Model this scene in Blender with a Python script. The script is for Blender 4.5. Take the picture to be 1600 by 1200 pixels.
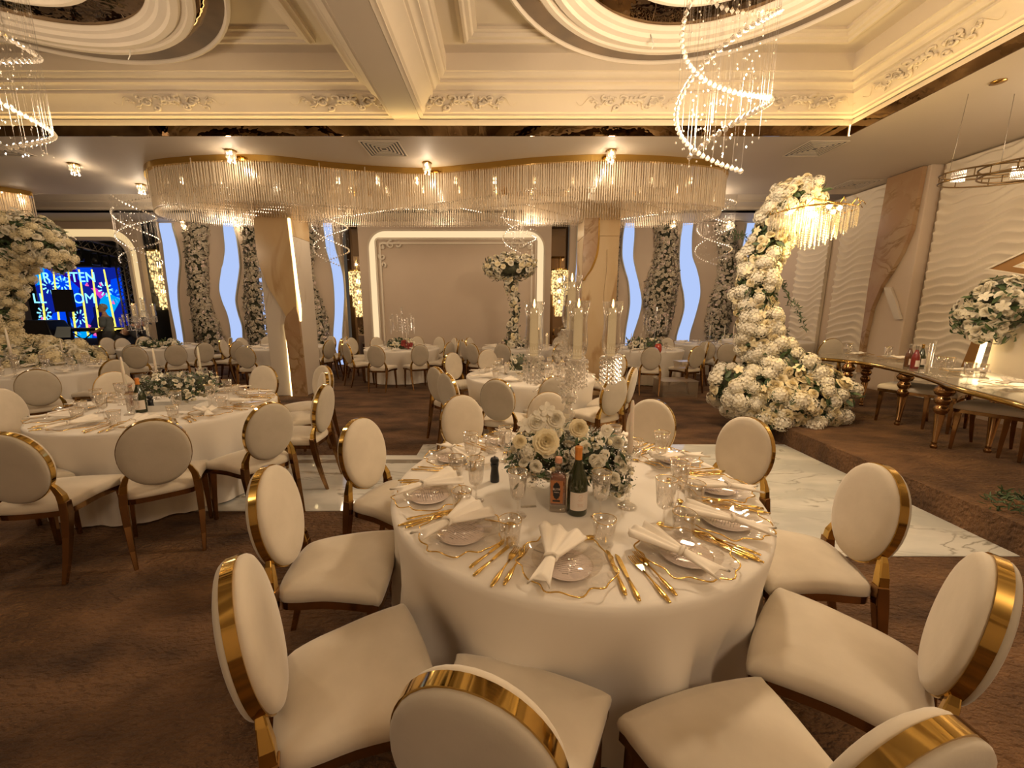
import bpy, math, random
import numpy as np
from mathutils import Vector, Matrix
for o in list(bpy.data.objects): bpy.data.objects.remove(o)
S = bpy.context.scene; COL = S.collection
PI = math.pi; R = math.radians; random.seed(7)
rng = np.random.default_rng(7)
sin, cos = math.sin, math.cos
# ------------------------------------------------------------------ camera
FPX, CX, HC = 620.0, 787.0, 1.63
TH = math.atan(113/620)
cd = bpy.data.cameras.new('camera'); cam = bpy.data.objects.new('camera', cd); COL.objects.link(cam)
cam.location = (0, 0, HC); cam.rotation_euler = (PI/2-TH, 0, 0)
cd.sensor_width = 36; cd.lens = FPX/1600*36; cd.shift_x = (800-CX)/1600; cd.clip_start = .05; cd.clip_end = 100
S.camera = cam
S.view_settings.view_transform = 'Standard'; S.view_settings.look = 'None'; S.view_settings.gamma = 1
S.view_settings.use_curve_mapping = False
S.view_settings.exposure = 0.05
try:
    S.cycles.transparent_max_bounces = 40; S.cycles.max_bounces = 10; S.cycles.sample_clamp_indirect = 4
except Exception: pass
w = bpy.data.worlds.new('world'); S.world = w; w.use_nodes = True
w.node_tree.nodes['Background'].inputs[0].default_value = (1, .8, .6, 1)
w.node_tree.nodes['Background'].inputs[1].default_value = .06
WARM = (1.0, .775, .54)
def lamp(kind, name, loc, power, color=WARM, size=.2, rot=(0,0,0), sy=None, spot=None):
    l = bpy.data.lights.new(name, kind); l.energy = power; l.color = color
    if kind == 'AREA':
        l.size = size
        if sy: l.shape = 'RECTANGLE'; l.size_y = sy
    else: l.shadow_soft_size = size
    if spot: l.spot_size = R(spot[0]); l.spot_blend = spot[1]
    o = bpy.data.objects.new(name, l); COL.objects.link(o); o.location = loc; o.rotation_euler = rot
    return o
# room light: crystal spiral chandeliers, added unseen fill lamps behind the camera, light of the crystal rod chandelier
for x, p, q in ((1.72, 215, 170), (-4.06, 85, 80)):
    lamp('POINT', 'spiral_light', (x, 3.47, 3.25), p, size=.16)
    lamp('POINT', 'fill_light_back', (x, -1.8, 3.9), q, size=.45)
for x in (-5.2, -3.0, -1.2, .5, 2.8):
    lamp('POINT', 'rod_light', (x, 7.95, 3.25), 17, size=.12)
for x in (-8.9, -4.2, .37, 5.1):
    lamp('POINT', 'far_spiral_light', (x, 10.0, 3.7), 48, size=.25)
lamp('POINT', 'ring_light', (6.0, 3.9, 3.2), 42, size=.25)
lamp('POINT', 'right_back_light', (5.4, 0.2, 3.4), 42, size=.3)
lamp('POINT', 'rod_light_left', (-10.6, 7.7, 3.2), 40, size=.3)
lamp('POINT', 'left_side_light', (-8.6, 1.2, 3.6), 45, size=.4)
# ------------------------------------------------------------------ helpers
def at(x, y, z=0.0):
    a = math.atan((y-600)/FPX)+TH; Y = (HC-z)/math.tan(a); zc = Y*cos(TH)+(HC-z)*sin(TH); return ((x-CX)/FPX*zc, Y)
def zat(x, y, Y):
    a = math.atan((y-600)/FPX)+TH; z = HC-Y*math.tan(a); zc = Y*cos(TH)+(HC-z)*sin(TH); return ((x-CX)/FPX*zc, z)
def sstep(a, b, x):
    t = min(1, max(0, (x-a)/(b-a))); return t*t*(3-2*t)
def lerp_tab(tab, t):
    if t <= tab[0][0]: return tab[0][1:]
    for a, b in zip(tab, tab[1:]):
        if t <= b[0]:
            k = (t-a[0])/(b[0]-a[0]); k = k*k*(3-2*k) if len(tab) > 3 and SM else k
            return tuple(u+(v-u)*k for u, v in zip(a[1:], b[1:]))
    return tab[-1][1:]
SM = False
def tag(o, label=None, cat=None, group=None, kind=None):
    if label: o['label'] = label
    if cat: o['category'] = cat
    if group: o['group'] = group
    if kind: o['kind'] = kind
    return o
def empty(name, loc=(0,0,0), rz=0, label=None, cat=None, group=None):
    o = bpy.data.objects.new(name, None); COL.objects.link(o); o.location = loc; o.rotation_euler = (0, 0, rz)
    o.empty_display_size = .05
    return tag(o, label, cat, group)
def mesh_np(name, V, F, mat, smooth=True):
    V = np.asarray(V, np.float32)
    me = bpy.data.meshes.new(name); me.from_pydata(V.tolist(), [], F if isinstance(F, list) else F.tolist())
    if smooth: me.polygons.foreach_set('use_smooth', np.ones(len(me.polygons), bool))
    if mat: me.materials.append(mat)
    return me
def link(name, me, parent=None, loc=None, rot=None, sc=None):
    o = bpy.data.objects.new(name, me); COL.objects.link(o)
    if parent: o.parent = parent
    if loc is not None: o.location = loc
    if rot is not None: o.rotation_euler = rot
    if sc is not None: o.scale = (sc, sc, sc) if not hasattr(sc, '__len__') else sc
    return o
class MB:
    def __init__(s): s.v = []; s.f = []
    def add(s, V, F):
        n = len(s.v); s.v += [tuple(p) for p in V]; s.f += [tuple(i+n for i in f) for f in F]; return s
    def box(s, x0, x1, y0, y1, z0, z1, M=None):
        V = [(x, y, z) for z in (z0, z1) for y in (y0, y1) for x in (x0, x1)]
        if M: V = [tuple(M @ Vector(p)) for p in V]
        return s.add(V, [(0,2,3,1),(4,5,7,6),(0,1,5,4),(2,6,7,3),(0,4,6,2),(1,3,7,5)])
    def tube(s, pts, r, n=8, closed=False, up=(0,0,1), flat=1.0):
        P = [Vector(p) for p in pts]; m = len(P); rr = r if hasattr(r, '__len__') else [r]*m
        rings = []; prev = None
        for i, p in enumerate(P):
            a = P[i-1] if (i > 0 or closed) else P[i]; b = P[(i+1) % m] if (i < m-1 or closed) else P[i]
            t = (b-a); t = t.normalized() if t.length > 1e-9 else Vector((0,0,1))
            u = Vector(up) if prev is None else prev
            if abs(u.dot(t)) > .98: u = Vector((1,0,0)) if abs(t.x) < .9 else Vector((0,1,0))
            u = (u-t*u.dot(t)).normalized(); prev = u; w_ = t.cross(u)
            rings.append([p+(u*cos(2*PI*k/n)*flat+w_*sin(2*PI*k/n))*rr[i] for k in range(n)])
        V = [q for g in rings for q in g]; F = []
        for i in range(m if closed else m-1):
            j = (i+1) % m
            for k in range(n): F.append((i*n+k, i*n+(k+1) % n, j*n+(k+1) % n, j*n+k))
        if not closed: F += [tuple(range(n-1, -1, -1)), tuple((m-1)*n+k for k in range(n))]
        return s.add(V, F)
    def lathe(s, prof, n=24, c=(0,0,0), M=None):
        V = []; F = []
        for r, z in prof:
            for k in range(n): V.append((c[0]+r*cos(2*PI*k/n), c[1]+r*sin(2*PI*k/n), c[2]+z))
        for i in range(len(prof)-1):
            for k in range(n): F.append((i*n+k, i*n+(k+1) % n, (i+1)*n+(k+1) % n, (i+1)*n+k))
        if prof[0][0] > 1e-6: F.append(tuple(range(n-1, -1, -1)))
        if prof[-1][0] > 1e-6: F.append(tuple((len(prof)-1)*n+k for k in range(n)))
        if M: V = [tuple(M @ Vector(p)) for p in V]
        return s.add(V, F)
    def loft(s, rings, closed=True, caps=True):
        n = len(rings[0]); V = [q for g in rings for q in g]; F = []
        for i in range(len(rings)-1):
            for k in range(n if closed else n-1): F.append((i*n+k, i*n+(k+1) % n, (i+1)*n+(k+1) % n, (i+1)*n+k))
        if caps and closed: F += [tuple(range(n-1, -1, -1)), tuple((len(rings)-1)*n+k for k in range(n))]
        return s.add(V, F)
    def prism(s, poly, z0, z1, M=None):       # poly in xy
        n = len(poly); V = [(x, y, z0) for x, y in poly]+[(x, y, z1) for x, y in poly]
        if M: V = [tuple(M @ Vector(p)) for p in V]
        return s.add(V, [tuple(range(n-1, -1, -1)), tuple(range(n, 2*n))]+[(k, (k+1) % n, n+(k+1) % n, n+k) for k in range(n)])
    def sphere(s, c, r, n=10, m=6, sc=(1,1,1)):
        V = []; F = []
        for i in range(m+1):
            a = -PI/2+PI*i/m
            for k in range(n): V.append((c[0]+r*sc[0]*cos(a)*cos(2*PI*k/n), c[1]+r*sc[1]*cos(a)*sin(2*PI*k/n), c[2]+r*sc[2]*sin(a)))
        for i in range(m):
            for k in range(n): F.append((i*n+k, i*n+(k+1) % n, (i+1)*n+(k+1) % n, (i+1)*n+k))
        return s.add(V, F)
    def mesh(s, name, mat, smooth=True): return mesh_np(name, s.v, s.f, mat, smooth)
    def ob(s, name, mat, parent=None, smooth=True, bev=None, sharp=None, **k):
        me = s.mesh(name, mat, smooth); o = link(name, me, parent, **k)
        if bev: b = o.modifiers.new('b', 'BEVEL'); b.width = bev; b.segments = 2; b.limit_method = 'ANGLE'
        if smooth and sharp: fix_sharp(me, sharp)
        return o
def fix_sharp(me, deg=35):
    try: me.set_sharp_from_angle(angle=R(deg))
    except Exception: pass
KIDS = {}
def kids(o):
    return [c for c in COL.objects if c.parent is o] if o not in KIDS else KIDS[o]
def snapshot(root):
    def rec(o): return (o, [rec(c) for c in COL.objects if c.parent == o])
    return rec(root)
def clone(snap, loc=None, rz=None, label=None, group=None, parent=None, sc=None):
    o, ch = snap; c = o.copy(); COL.objects.link(c)
    if parent is not None: c.parent = parent
    if loc is not None: c.location = loc
    if rz is not None: c.rotation_euler = (o.rotation_euler[0], o.rotation_euler[1], rz)
    if sc is not None: c.scale = (sc, sc, sc)
    if label: c['label'] = label
    if group: c['group'] = group
    for k in ch: clone(k, parent=c)
    return c
class Proto:                                       # first placement uses the built thing itself
    def __init__(s, root): s.root = root; s.snap = snapshot(root); s.used = False
    scale = 1
    def put(s, loc, rz=0, label=None, group=None, sc=None):
        sc = sc or s.scale
        if not s.used:
            s.used = True; o = s.root; o.location = loc; o.rotation_euler = (o.rotation_euler[0], o.rotation_euler[1], rz)
            if sc: o.scale = (sc, sc, sc)
            if label: o['label'] = label
            if group: o['group'] = group
            return o
        return clone(s.snap, loc, rz, label, group, sc=sc or 1)
# ------------------------------------------------------------------ materials
def newmat(n):
    m = bpy.data.materials.new(n); m.use_nodes = True; t = m.node_tree
    return m, t, t.nodes['Principled BSDF']
def noise_mat(n, c0, c1, scale=8, rough=.6, metal=0, bump=0, bscale=None, coords='Object', stretch=(1,1,1), detail=4, sheen=0, pos=(.3,.7), spec=None, bdist=.01):
    m, t, b = newmat(n); N = t.nodes; L = t.links
    tc = N.new('ShaderNodeTexCoord'); mp = N.new('ShaderNodeMapping'); mp.inputs['Scale'].default_value = stretch
    L.new(tc.outputs[coords], mp.inputs['Vector'])
    no = N.new('ShaderNodeTexNoise'); no.inputs['Scale'].default_value = scale; no.inputs['Detail'].default_value = detail
    L.new(mp.outputs[0], no.inputs['Vector'])
    cr = N.new('ShaderNodeValToRGB'); cr.color_ramp.elements[0].position = pos[0]; cr.color_ramp.elements[1].position = pos[1]
    cr.color_ramp.elements[0].color = (*c0, 1); cr.color_ramp.elements[1].color = (*c1, 1)
    L.new(no.outputs['Fac'], cr.inputs[0]); L.new(cr.outputs[0], b.inputs['Base Color'])
    b.inputs['Roughness'].default_value = rough; b.inputs['Metallic'].default_value = metal
    if sheen: b.inputs['Sheen Weight'].default_value = sheen; b.inputs['Sheen Roughness'].default_value = .4
    if spec is not None: b.inputs['Specular IOR Level'].default_value = spec
    if bump:
        n2 = N.new('ShaderNodeTexNoise'); n2.inputs['Scale'].default_value = bscale or scale*4; n2.inputs['Detail'].default_value = 3
        L.new(mp.outputs[0], n2.inputs['Vector'])
        bp = N.new('ShaderNodeBump'); bp.inputs['Strength'].default_value = bump; bp.inputs['Distance'].default_value = bdist
        L.new(n2.outputs['Fac'], bp.inputs['Height']); L.new(bp.outputs[0], b.inputs['Normal'])
    return m
def marble_mat(n, base, vein, rough=.08, scale=1.2, dist=6, width=.045, soft=(0,0,0), c2=None, stretch=(1,1,1)):
    m, t, b = newmat(n); N = t.nodes; L = t.links
    tc = N.new('ShaderNodeTexCoord'); mp = N.new('ShaderNodeMapping'); mp.inputs['Scale'].default_value = stretch
    L.new(tc.outputs['Object'], mp.inputs['Vector'])
    n0 = N.new('ShaderNodeTexNoise'); n0.inputs['Scale'].default_value = scale; n0.inputs['Detail'].default_value = 8; n0.inputs['Distortion'].default_value = 1.4
    L.new(mp.outputs[0], n0.inputs['Vector'])
    ab = N.new('ShaderNodeMath'); ab.operation = 'SUBTRACT'; ab.inputs[1].default_value = .5; L.new(n0.outputs['Fac'], ab.inputs[0])
    a2 = N.new('ShaderNodeMath'); a2.operation = 'ABSOLUTE'; L.new(ab.outputs[0], a2.inputs[0])
    cr = N.new('ShaderNodeValToRGB'); e = cr.color_ramp.elements; e[0].position = 0; e[0].color = (*vein, 1); e[1].position = width; e[1].color = (*base, 1)
    L.new(a2.outputs[0], cr.inputs[0])
    n1 = N.new('ShaderNodeTexNoise'); n1.inputs['Scale'].default_value = scale*1.3; n1.inputs['Detail'].default_value = 5; L.new(mp.outputs[0], n1.inputs['Vector'])
    mx = N.new('ShaderNodeMix'); mx.data_type = 'RGBA'; mr = N.new('ShaderNodeMapRange'); mr.inputs[1].default_value = .42; mr.inputs[2].default_value = .62
    L.new(n1.outputs['Fac'], mr.inputs[0]); L.new(mr.outputs[0], mx.inputs[0]); mx.inputs[6].default_value = (*(c2 or base), 1); L.new(cr.outputs[0], mx.inputs[7])
    L.new(mx.outputs[2], b.inputs['Base Color']); b.inputs['Roughness'].default_value = rough
    return m
def plain(n, c, rough=.5, metal=0, **k):
    m, t, b = newmat(n); b.inputs['Base Color'].default_value = (*c, 1); b.inputs['Roughness'].default_value = rough; b.inputs['Metallic'].default_value = metal
    for a, v in k.items(): b.inputs[a.replace('_', ' ')].default_value = v
    # faint procedural roughness variation
    no = t.nodes.new('ShaderNodeTexNoise'); no.inputs['Scale'].default_value = 30
    mr = t.nodes.new('ShaderNodeMapRange'); mr.inputs[3].default_value = max(0, rough-.03); mr.inputs[4].default_value = min(1, rough+.03)
    t.links.new(no.outputs['Fac'], mr.inputs[0]); t.links.new(mr.outputs[0], b.inputs['Roughness'])
    return m
def emis(n, c, s):
    m, t, b = newmat(n); t.nodes.remove(b); e = t.nodes.new('ShaderNodeEmission'); e.inputs[0].default_value = (*c, 1); e.inputs[1].default_value = s
    t.links.new(e.outputs[0], t.nodes['Material Output'].inputs[0]); return m
def thin_glass(n, tint=(.96,.95,.93), gloss=(1,1,1), base=.06, rough=.03, body=None, bodyfac=0, top=.5):
    m, t, b = newmat(n); N = t.nodes; L = t.links; N.remove(b)
    tr = N.new('ShaderNodeBsdfTransparent'); tr.inputs[0].default_value = (*tint, 1)
    gl = N.new('ShaderNodeBsdfGlossy'); gl.inputs[0].default_value = (*gloss, 1); gl.inputs[1].default_value = rough
    lw = N.new('ShaderNodeLayerWeight'); lw.inputs[0].default_value = .35
    mr = N.new('ShaderNodeMapRange'); mr.inputs[3].default_value = base; mr.inputs[4].default_value = min(.85, base+top)
    L.new(lw.outputs['Facing'], mr.inputs[0]); mx = N.new('ShaderNodeMixShader'); L.new(mr.outputs[0], mx.inputs[0]); L.new(tr.outputs[0], mx.inputs[1]); L.new(gl.outputs[0], mx.inputs[2])
    out = mx
    if bodyfac:
        df = N.new('ShaderNodeBsdfDiffuse'); df.inputs[0].default_value = (*body, 1); m2 = N.new('ShaderNodeMixShader'); m2.inputs[0].default_value = bodyfac
        L.new(mx.outputs[0], m2.inputs[1]); L.new(df.outputs[0], m2.inputs[2]); out = m2
    L.new(out.outputs[0], N['Material Output'].inputs[0]); return m
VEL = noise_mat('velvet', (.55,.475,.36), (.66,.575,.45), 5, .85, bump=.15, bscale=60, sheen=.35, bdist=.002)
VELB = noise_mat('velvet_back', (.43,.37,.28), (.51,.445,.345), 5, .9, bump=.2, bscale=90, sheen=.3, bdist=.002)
GOLD = plain('gold', (.62,.41,.12), .09, 1)
CUT = plain('cutlery_gold', (.74,.50,.15), .16, 1)
LEGM = plain('gold_leg_reflected_brown', (.34,.19,.08), .14, .95)  # gold of the legs, with the brown of the reflected carpet put into its colour
BRASS = plain('brass', (.55,.33,.10), .25, 1)
CLOTH = noise_mat('table_cloth', (.72,.66,.57), (.76,.70,.61), 3, .8, bump=.06, bscale=14, bdist=.01, sheen=.1)
NAP = noise_mat('napkin_cloth', (.80,.72,.60), (.84,.76,.64), 6, .85, bump=.1, bscale=30, bdist=.003)
CARPET = noise_mat('carpet', (.046,.0215,.009), (.225,.115,.049), 2.3, .95, bump=1.0, bscale=30, stretch=(.8,1.5,1), detail=13, pos=(.30,.72), bdist=.05)
MARB = marble_mat('floor_marble', (.66,.64,.58), (.30,.28,.23), .05, 1.5, width=.022, c2=(.50,.495,.455), stretch=(.6,1.5,1))
DMARB = marble_mat('dark_marble', (.20,.17,.13), (.45,.4,.33), .08, 1.5)
COLM = marble_mat('column_marble', (.60,.46,.28), (.33,.19,.08), .16, .7, width=.045, c2=(.50,.34,.17), stretch=(1,1,.45))
COLG = marble_mat('column_plaster_marble', (.60,.52,.42), (.42,.32,.22), .2, .5, width=.015, c2=(.60,.53,.44), stretch=(1,1,.5))
BMARB = marble_mat('brown_marble', (.40,.27,.15), (.24,.14,.06), .18, 1.8, width=.05, c2=(.35,.21,.11))
PLASW = noise_mat('white_plaster', (.76,.68,.55), (.80,.72,.59), 2, .7)
PLAS = noise_mat('plaster', (.63,.545,.43), (.67,.58,.46), 2, .75, bump=.05, bscale=20, bdist=.004)
CEIL = noise_mat('ceiling_paint', (.55,.475,.375), (.58,.50,.40), 1, .6)
WALL = noise_mat('wall_paint', (.55,.44,.33), (.585,.47,.355), 1.2, .7)
WAVE = noise_mat('wave_panel', (.70,.61,.48), (.74,.65,.51), 2, .7)
MIRROR = noise_mat('bronze_mirror', (.07,.04,.02), (.27,.18,.095), 2.2, .02, 1, bump=.16, bscale=3.0, detail=2, bdist=.05)
MIRF = plain('niche_mirror', (.42,.31,.20), .03, 1)
LED = emis('led_strip', (1,.72,.30), 17)
LEDW = emis('led_white', (1,.72,.38), 5.0)
LEDC = emis('column_led', (1,.74,.36), 5)
BLUE = emis('wave_light', (.44,.57,.92), 1.0)
FLAME = emis('flame', (1,.52,.18), 9)
BULB = emis('bulb', (1,.72,.40), 14)
GLASS = thin_glass('clear_glass', base=.12)
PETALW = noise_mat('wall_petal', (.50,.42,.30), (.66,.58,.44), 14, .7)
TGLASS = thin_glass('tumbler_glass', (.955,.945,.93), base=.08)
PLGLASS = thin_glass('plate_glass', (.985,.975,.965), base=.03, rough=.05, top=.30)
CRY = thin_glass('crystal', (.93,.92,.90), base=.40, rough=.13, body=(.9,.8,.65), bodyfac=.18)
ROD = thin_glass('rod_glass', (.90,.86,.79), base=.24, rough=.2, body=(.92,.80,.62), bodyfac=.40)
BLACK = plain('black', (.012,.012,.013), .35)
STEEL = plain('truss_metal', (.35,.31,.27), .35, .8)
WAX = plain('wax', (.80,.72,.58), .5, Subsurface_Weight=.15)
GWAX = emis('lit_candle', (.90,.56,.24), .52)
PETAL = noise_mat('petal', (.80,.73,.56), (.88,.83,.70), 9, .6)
PETALC = noise_mat('petal_cream', (.82,.68,.38), (.88,.80,.58), 9, .6)
PETALP = noise_mat('petal_blush', (.70,.52,.44), (.84,.74,.64), 9, .6)
LEAF = noise_mat('leaf', (.025,.05,.02), (.10,.15,.055), 12, .5)
LEAFD = noise_mat('leaf_dark', (.03,.035,.02), (.10,.10,.05), 12, .6)
PAPER = plain('paper', (.88,.79,.75), .6)
INK = plain('ink', (.22,.17,.14), .6)
WHITE = plain('white', (.75,.72,.66), .5)
# ================================================================== ROOM
def struct(mb, name, mat, label=None, smooth=False, **k):
    o = mb.ob(name, mat, smooth=smooth, **k); tag(o, label, None, None, 'structure'); return o
struct(MB().box(-19, 9.5, -6, 16.5, -.1, 0), 'floor', CARPET, 'brown streaky carpet over the whole hall floor')
struct(MB().prism([(.6,2.43),(3.49,2.43),(3.49,4.72),(-1.0,4.72),(-1.0,4.34),(-9.5,4.34),(-9.5,3.05),(.6,3.05)], 0, .006), 'floor', MARB, 'polished white marble dance floor strip with grey veins')
struct(MB().box(-9.5, .4, 4.10, 4.20, .006, .009), 'floor', DMARB, 'dark marble inlay line along the far edge of the marble strip')
struct(MB().prism([(3.49,-3),(7,-3),(7,8.5),(4.9,8.5),(3.49,5.4)], 0, .22), 'floor', CARPET, 'carpeted raised platform on the right')
ZS = 3.93
# soffits
mb = MB(); mb.box(-19, 9.5, 5.8, 8.45, ZS, ZS+.03).box(4.6, 9.5, -6, 5.8, ZS, ZS+.03).box(-19, -10.5, -6, 5.8, ZS, 4.75).box(-19, 9.5, 5.945, 8.45, ZS+.03, 4.75).box(4.745, 9.5, -6, 5.945, ZS+.03, 4.75)
struct(mb, 'ceiling', CEIL, 'flat lower ceiling band around the coffers')
struct(MB().box(-19, 9.5, -6, 12.4, 4.75, 4.85), 'ceiling', CEIL, 'cream flat ceiling inside the coffers')
struct(MB().box(-19, 9.5, 11.3, 12.4, 4.24, 4.75), 'ceiling', CEIL, 'narrow ceiling band above the back wall')
# bronze mirror band + cove
mb = MB(); mb.box(-10.5, 4.6, 5.785, 5.80, ZS, 4.055).box(4.585, 4.60, -6, 5.80, ZS, 4.055)
struct(mb, 'trim_1', MIRROR, 'bronze mirror band under the ceiling cove')
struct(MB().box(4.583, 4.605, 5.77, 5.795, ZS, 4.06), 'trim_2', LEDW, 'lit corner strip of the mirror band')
mb = MB(); mb.box(-10.5, 4.72, 5.91, 5.922, 4.045, 4.07).box(4.71, 4.722, -6, 5.922, 4.045, 4.07)
struct(mb, 'trim_3', LED, 'warm light strip hidden in the ceiling cove')
# extruded cornice profile, offset d inward from the cove line
def rect_sweep(mb, x0, x1, y0, y1, prof):      # prof: (offset inward, z)
    rings = []
    for d, z in prof: rings.append([(x0+d, y0+d, z), (x1-d, y0+d, z), (x1-d, y1-d, z), (x0+d, y1-d, z)])
    n = len(rings); V = [q for g in rings for q in g]; F = []
    for i in range(n-1):
        for k in range(4): F.append((i*4+k, (i+1)*4+k, (i+1)*4+(k+1) % 4, i*4+(k+1) % 4))
    mb.add(V, F)
def cove_prof():
    return [(-.13,4.19),(-.13,4.2),(-.10,4.215),(-.08,4.215),(-.08,4.235),(-.055,4.25),(-.03,4.30),(.02,4.36),(.09,4.40),(.09,4.425),(.12,4.435),(.14,4.46),(.17,4.475),(.20,4.475),(.20,4.50),(.23,4.51),(.27,4.555),(.29,4.56),(.29,4.75)]
mb = MB(); rect_sweep(mb, -1.0, 4.6, .9, 5.8, cove_prof())
# the left side of the right coffer is the beam: same profile from z 4.2 up
struct(mb, 'trim_4', PLAS, 'stepped plaster cornice round the right coffer', smooth=True, sharp=30)
mb = MB(); rect_sweep(mb, -10.5, -1.62, .9, 5.8, cove_prof())
struct(MB().box(-10.5, 4.6, 5.93, 5.94, 3.94, 4.2).box(4.73, 4.74, -6, 5.94, 3.94, 4.2), 'trim_11', PLAS, 'lit upright face above the mirror band')
struct(mb, 'trim_5', PLAS, 'stepped plaster cornice round the left coffer', smooth=True, sharp=30)
mb = MB(); rect_sweep(mb, -1.0, 4.6, -6, .5, cove_prof()); rect_sweep(mb, -10.5, -1.62, -6, .5, cove_prof())
struct(mb, 'trim_6', PLAS, 'plaster cornice of the coffers nearest the viewer', smooth=True, sharp=30)
struct(MB().box(-1.49, -1.13, -6, 5.93, 4.192, 4.75).box(-10.5, 4.6, .5, .9, 4.19, 4.75), 'trim_7', CEIL, 'ceiling beam between the two coffers')
# raised inner moulding frame inside each coffer
def frame_mould(x0, x1, y0, y1, name, lab):
    mb = MB(); prof = [(.0,4.75),(.0,4.70),(.03,4.69),(.05,4.665),(.08,4.66),(.10,4.68),(.14,4.685),(.16,4.71),(.20,4.72),(.20,4.75)]
    rect_sweep(mb, x0, x1, y0, y1, prof); return struct(mb, name, PLAS, lab, smooth=True, sharp=30)
frame_mould(-.50, 4.02, 1.45, 5.25, 'trim_8', 'raised plaster frame moulding in the right coffer')
frame_mould(-9.9, -2.18, 1.45, 5.25, 'trim_9', 'raised plaster frame moulding in the left coffer')
# cornice ornaments (plaster acanthus relief) on the concave band
def ornament(name, label, loc, ax, wid=.9, hh=.16):
    mb = MB(); random.seed(3)
    def pt(u, v, h):                       # u along, v up the slope
        d = -.03+v*.12-h*.6; z = 4.27+v*.13-h*.6
        if ax == 'x': return (u, 5.8-d, z)
        if ax == 'yr': return (4.6-d, u, z)
        return (-1.08+d, u, z)
    sgs = [(0,.5,.05,.32)]
    for s_ in (-1, 1):
        for k in range(7):
            t = k/6; sgs.append((s_*(.06+t*wid*.5), .5+.35*sin(k*2.1), .045*(1-.55*t)+.012, k*1.1*s_))
    for (u, v, r, ph) in sgs:
        pts = [pt(loc+u+r*(1-a*.09)*1.4*cos(ph+a*.62), v+r*(1-a*.09)*4.2*sin(ph+a*.62), .012) for a in range(10)]
        mb.tube(pts, [.016*(1-a*.07)*(r/.05+.35) for a in range(10)], 5)
    for k in range(26):
        u = (random.random()-.5)*wid*1.25; f = 1-abs(u)/(wid*.75)
        c = pt(loc+u, .5+(random.random()-.5)*1.1*f, .006)
        mb.sphere(c, .012+.018*random.random()*f, 6, 4)
    for s_ in (-1, 1):
        mb.tube([pt(loc+s_*(wid*.25+t*wid*.14), .55+.3*sin(t*3.1), .008) for t in np.linspace(0, 4, 14)], [.012*(1-t/16) for t in range(14)], 5)
    return tag(mb.ob(name, PLAS), label, 'ornament', 'plaster leaf ornaments of the ceiling cornice')
for px_, lab in ((272,'above the far left end of the rod chandelier'), (543,'just left of the ceiling beam'), (722,'just right of the ceiling beam'), (985,'left of the large crystal spiral'), (1245,'near the right corner of the coffer')):
    x, _ = at(px_, 160, 4.33); zc = 5.85*cos(TH)-(4.33-HC)*sin(TH)
    ornament('ceiling_ornament', 'plaster leaf ornament on the back cornice '+lab, (px_-CX)/FPX*zc, 'x')
ornament('ceiling_ornament', 'plaster leaf ornament on the right-hand cornice slope', 4.9, 'yr')
ornament('ceiling_ornament', 'plaster leaf ornament on the side of the ceiling beam', 5.15, 'b', .6)
# medallions: mirror ring + moulded ring + mirror disc
def ellring(mb, cx, cy, r, prof, n=72):
    mb.lathe([(a, b) for a, b in prof], n, (cx, cy, 0))
for cx, side in ((1.72,'right'), (-4.25,'left')):
    cy = 3.42
    e = empty('ceiling_medallion', (cx, cy, 4.5), 0, 'round bronze mirror medallion with white moulded ring in the '+side+' coffer', 'ceiling medallion', 'round mirror medallions in the coffers')
    MB().lathe([(1.90,.25),(1.90,.03),(1.89,.01),(1.865,.0),(1.85,.02),(1.85,.04)], 96).ob('outer_ring', PLAS, e, sharp=30)
    MB().lathe([(1.86,.034),(1.60,.03)], 96).ob('mirror_ring', MIRROR, e)
    MB().lathe([(1.62,.04),(1.62,-.03),(1.60,-.05),(1.55,-.055),(1.54,-.035),(1.50,-.035),(1.48,-.065),(1.42,-.075),(1.40,-.05),(1.34,-.045),(1.32,-.015),(1.28,-.01),(1.26,.02),(1.26,.05)], 96).ob('moulded_ring', PLAS, e, sharp=30)
    MB().lathe([(1.27,.035),(.9,.035)], 96).ob('mirror_disc', MIRROR, e)
    MB().lathe([(.92,.04),(.92,-.03),(.86,-.05),(.78,-.02),(.76,.02),(.5,.03),(.01,.03)], 72).ob('centre_boss', PLAS, e, sharp=30)
# second tray behind soffit (steps above the back wall)
prof = [(8.45,ZS),(8.45,4.7)]
mb = MB()
zz = [(11.3,4.24),(11.3,4.30),(11.22,4.31),(11.2,4.36),(11.1,4.42),(11.0,4.44),(11.0,4.47),(10.95,4.48),(10.9,4.53),(10.8,4.56),(10.8,4.60),(10.7,4.62),(10.7,4.75)]
mb.loft([[(-19, y, z) for y, z in zz], [(9.5, y, z) for y, z in zz]], closed=False)
struct(mb, 'trim_10', PLAS, 'stepped plaster cornice above the back wall', smooth=True, sharp=30)
# walls
YB = 12.4
struct(MB().box(-10.3, -4.88, YB, YB+.2, 0, 4.3).box(1.98, 9.5, YB, YB+.2, 0, 4.3), 'wall_back', WALL, 'beige back wall on both sides of the central framed panel')
struct(MB().box(-4.32, 1.42, YB-.05, YB+.15, 0, 4.3), 'wall_back', WALL, 'central beige section of the back wall around the framed panel')
struct(MB().box(7.0, 7.2, -6, 10.5, 0, ZS).box(7.2, 9.5, 10.3, 10.5, 0, ZS), 'wall_right', WALL, 'beige right side wall behind the head table')
struct(MB().box(9.3, 9.5, 10.5, YB, 0, 4.3), 'wall_right', WALL, 'recessed end of the right wall')
struct(MB().box(-19.2, -19, -6, 16.5, 0, 4.85), 'wall_left', WALL, 'far left side wall')
struct(MB().box(-19, 9.5, -6.2, -6, 0, 4.85), 'wall_front', WALL, 'wall behind the viewer')
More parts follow.
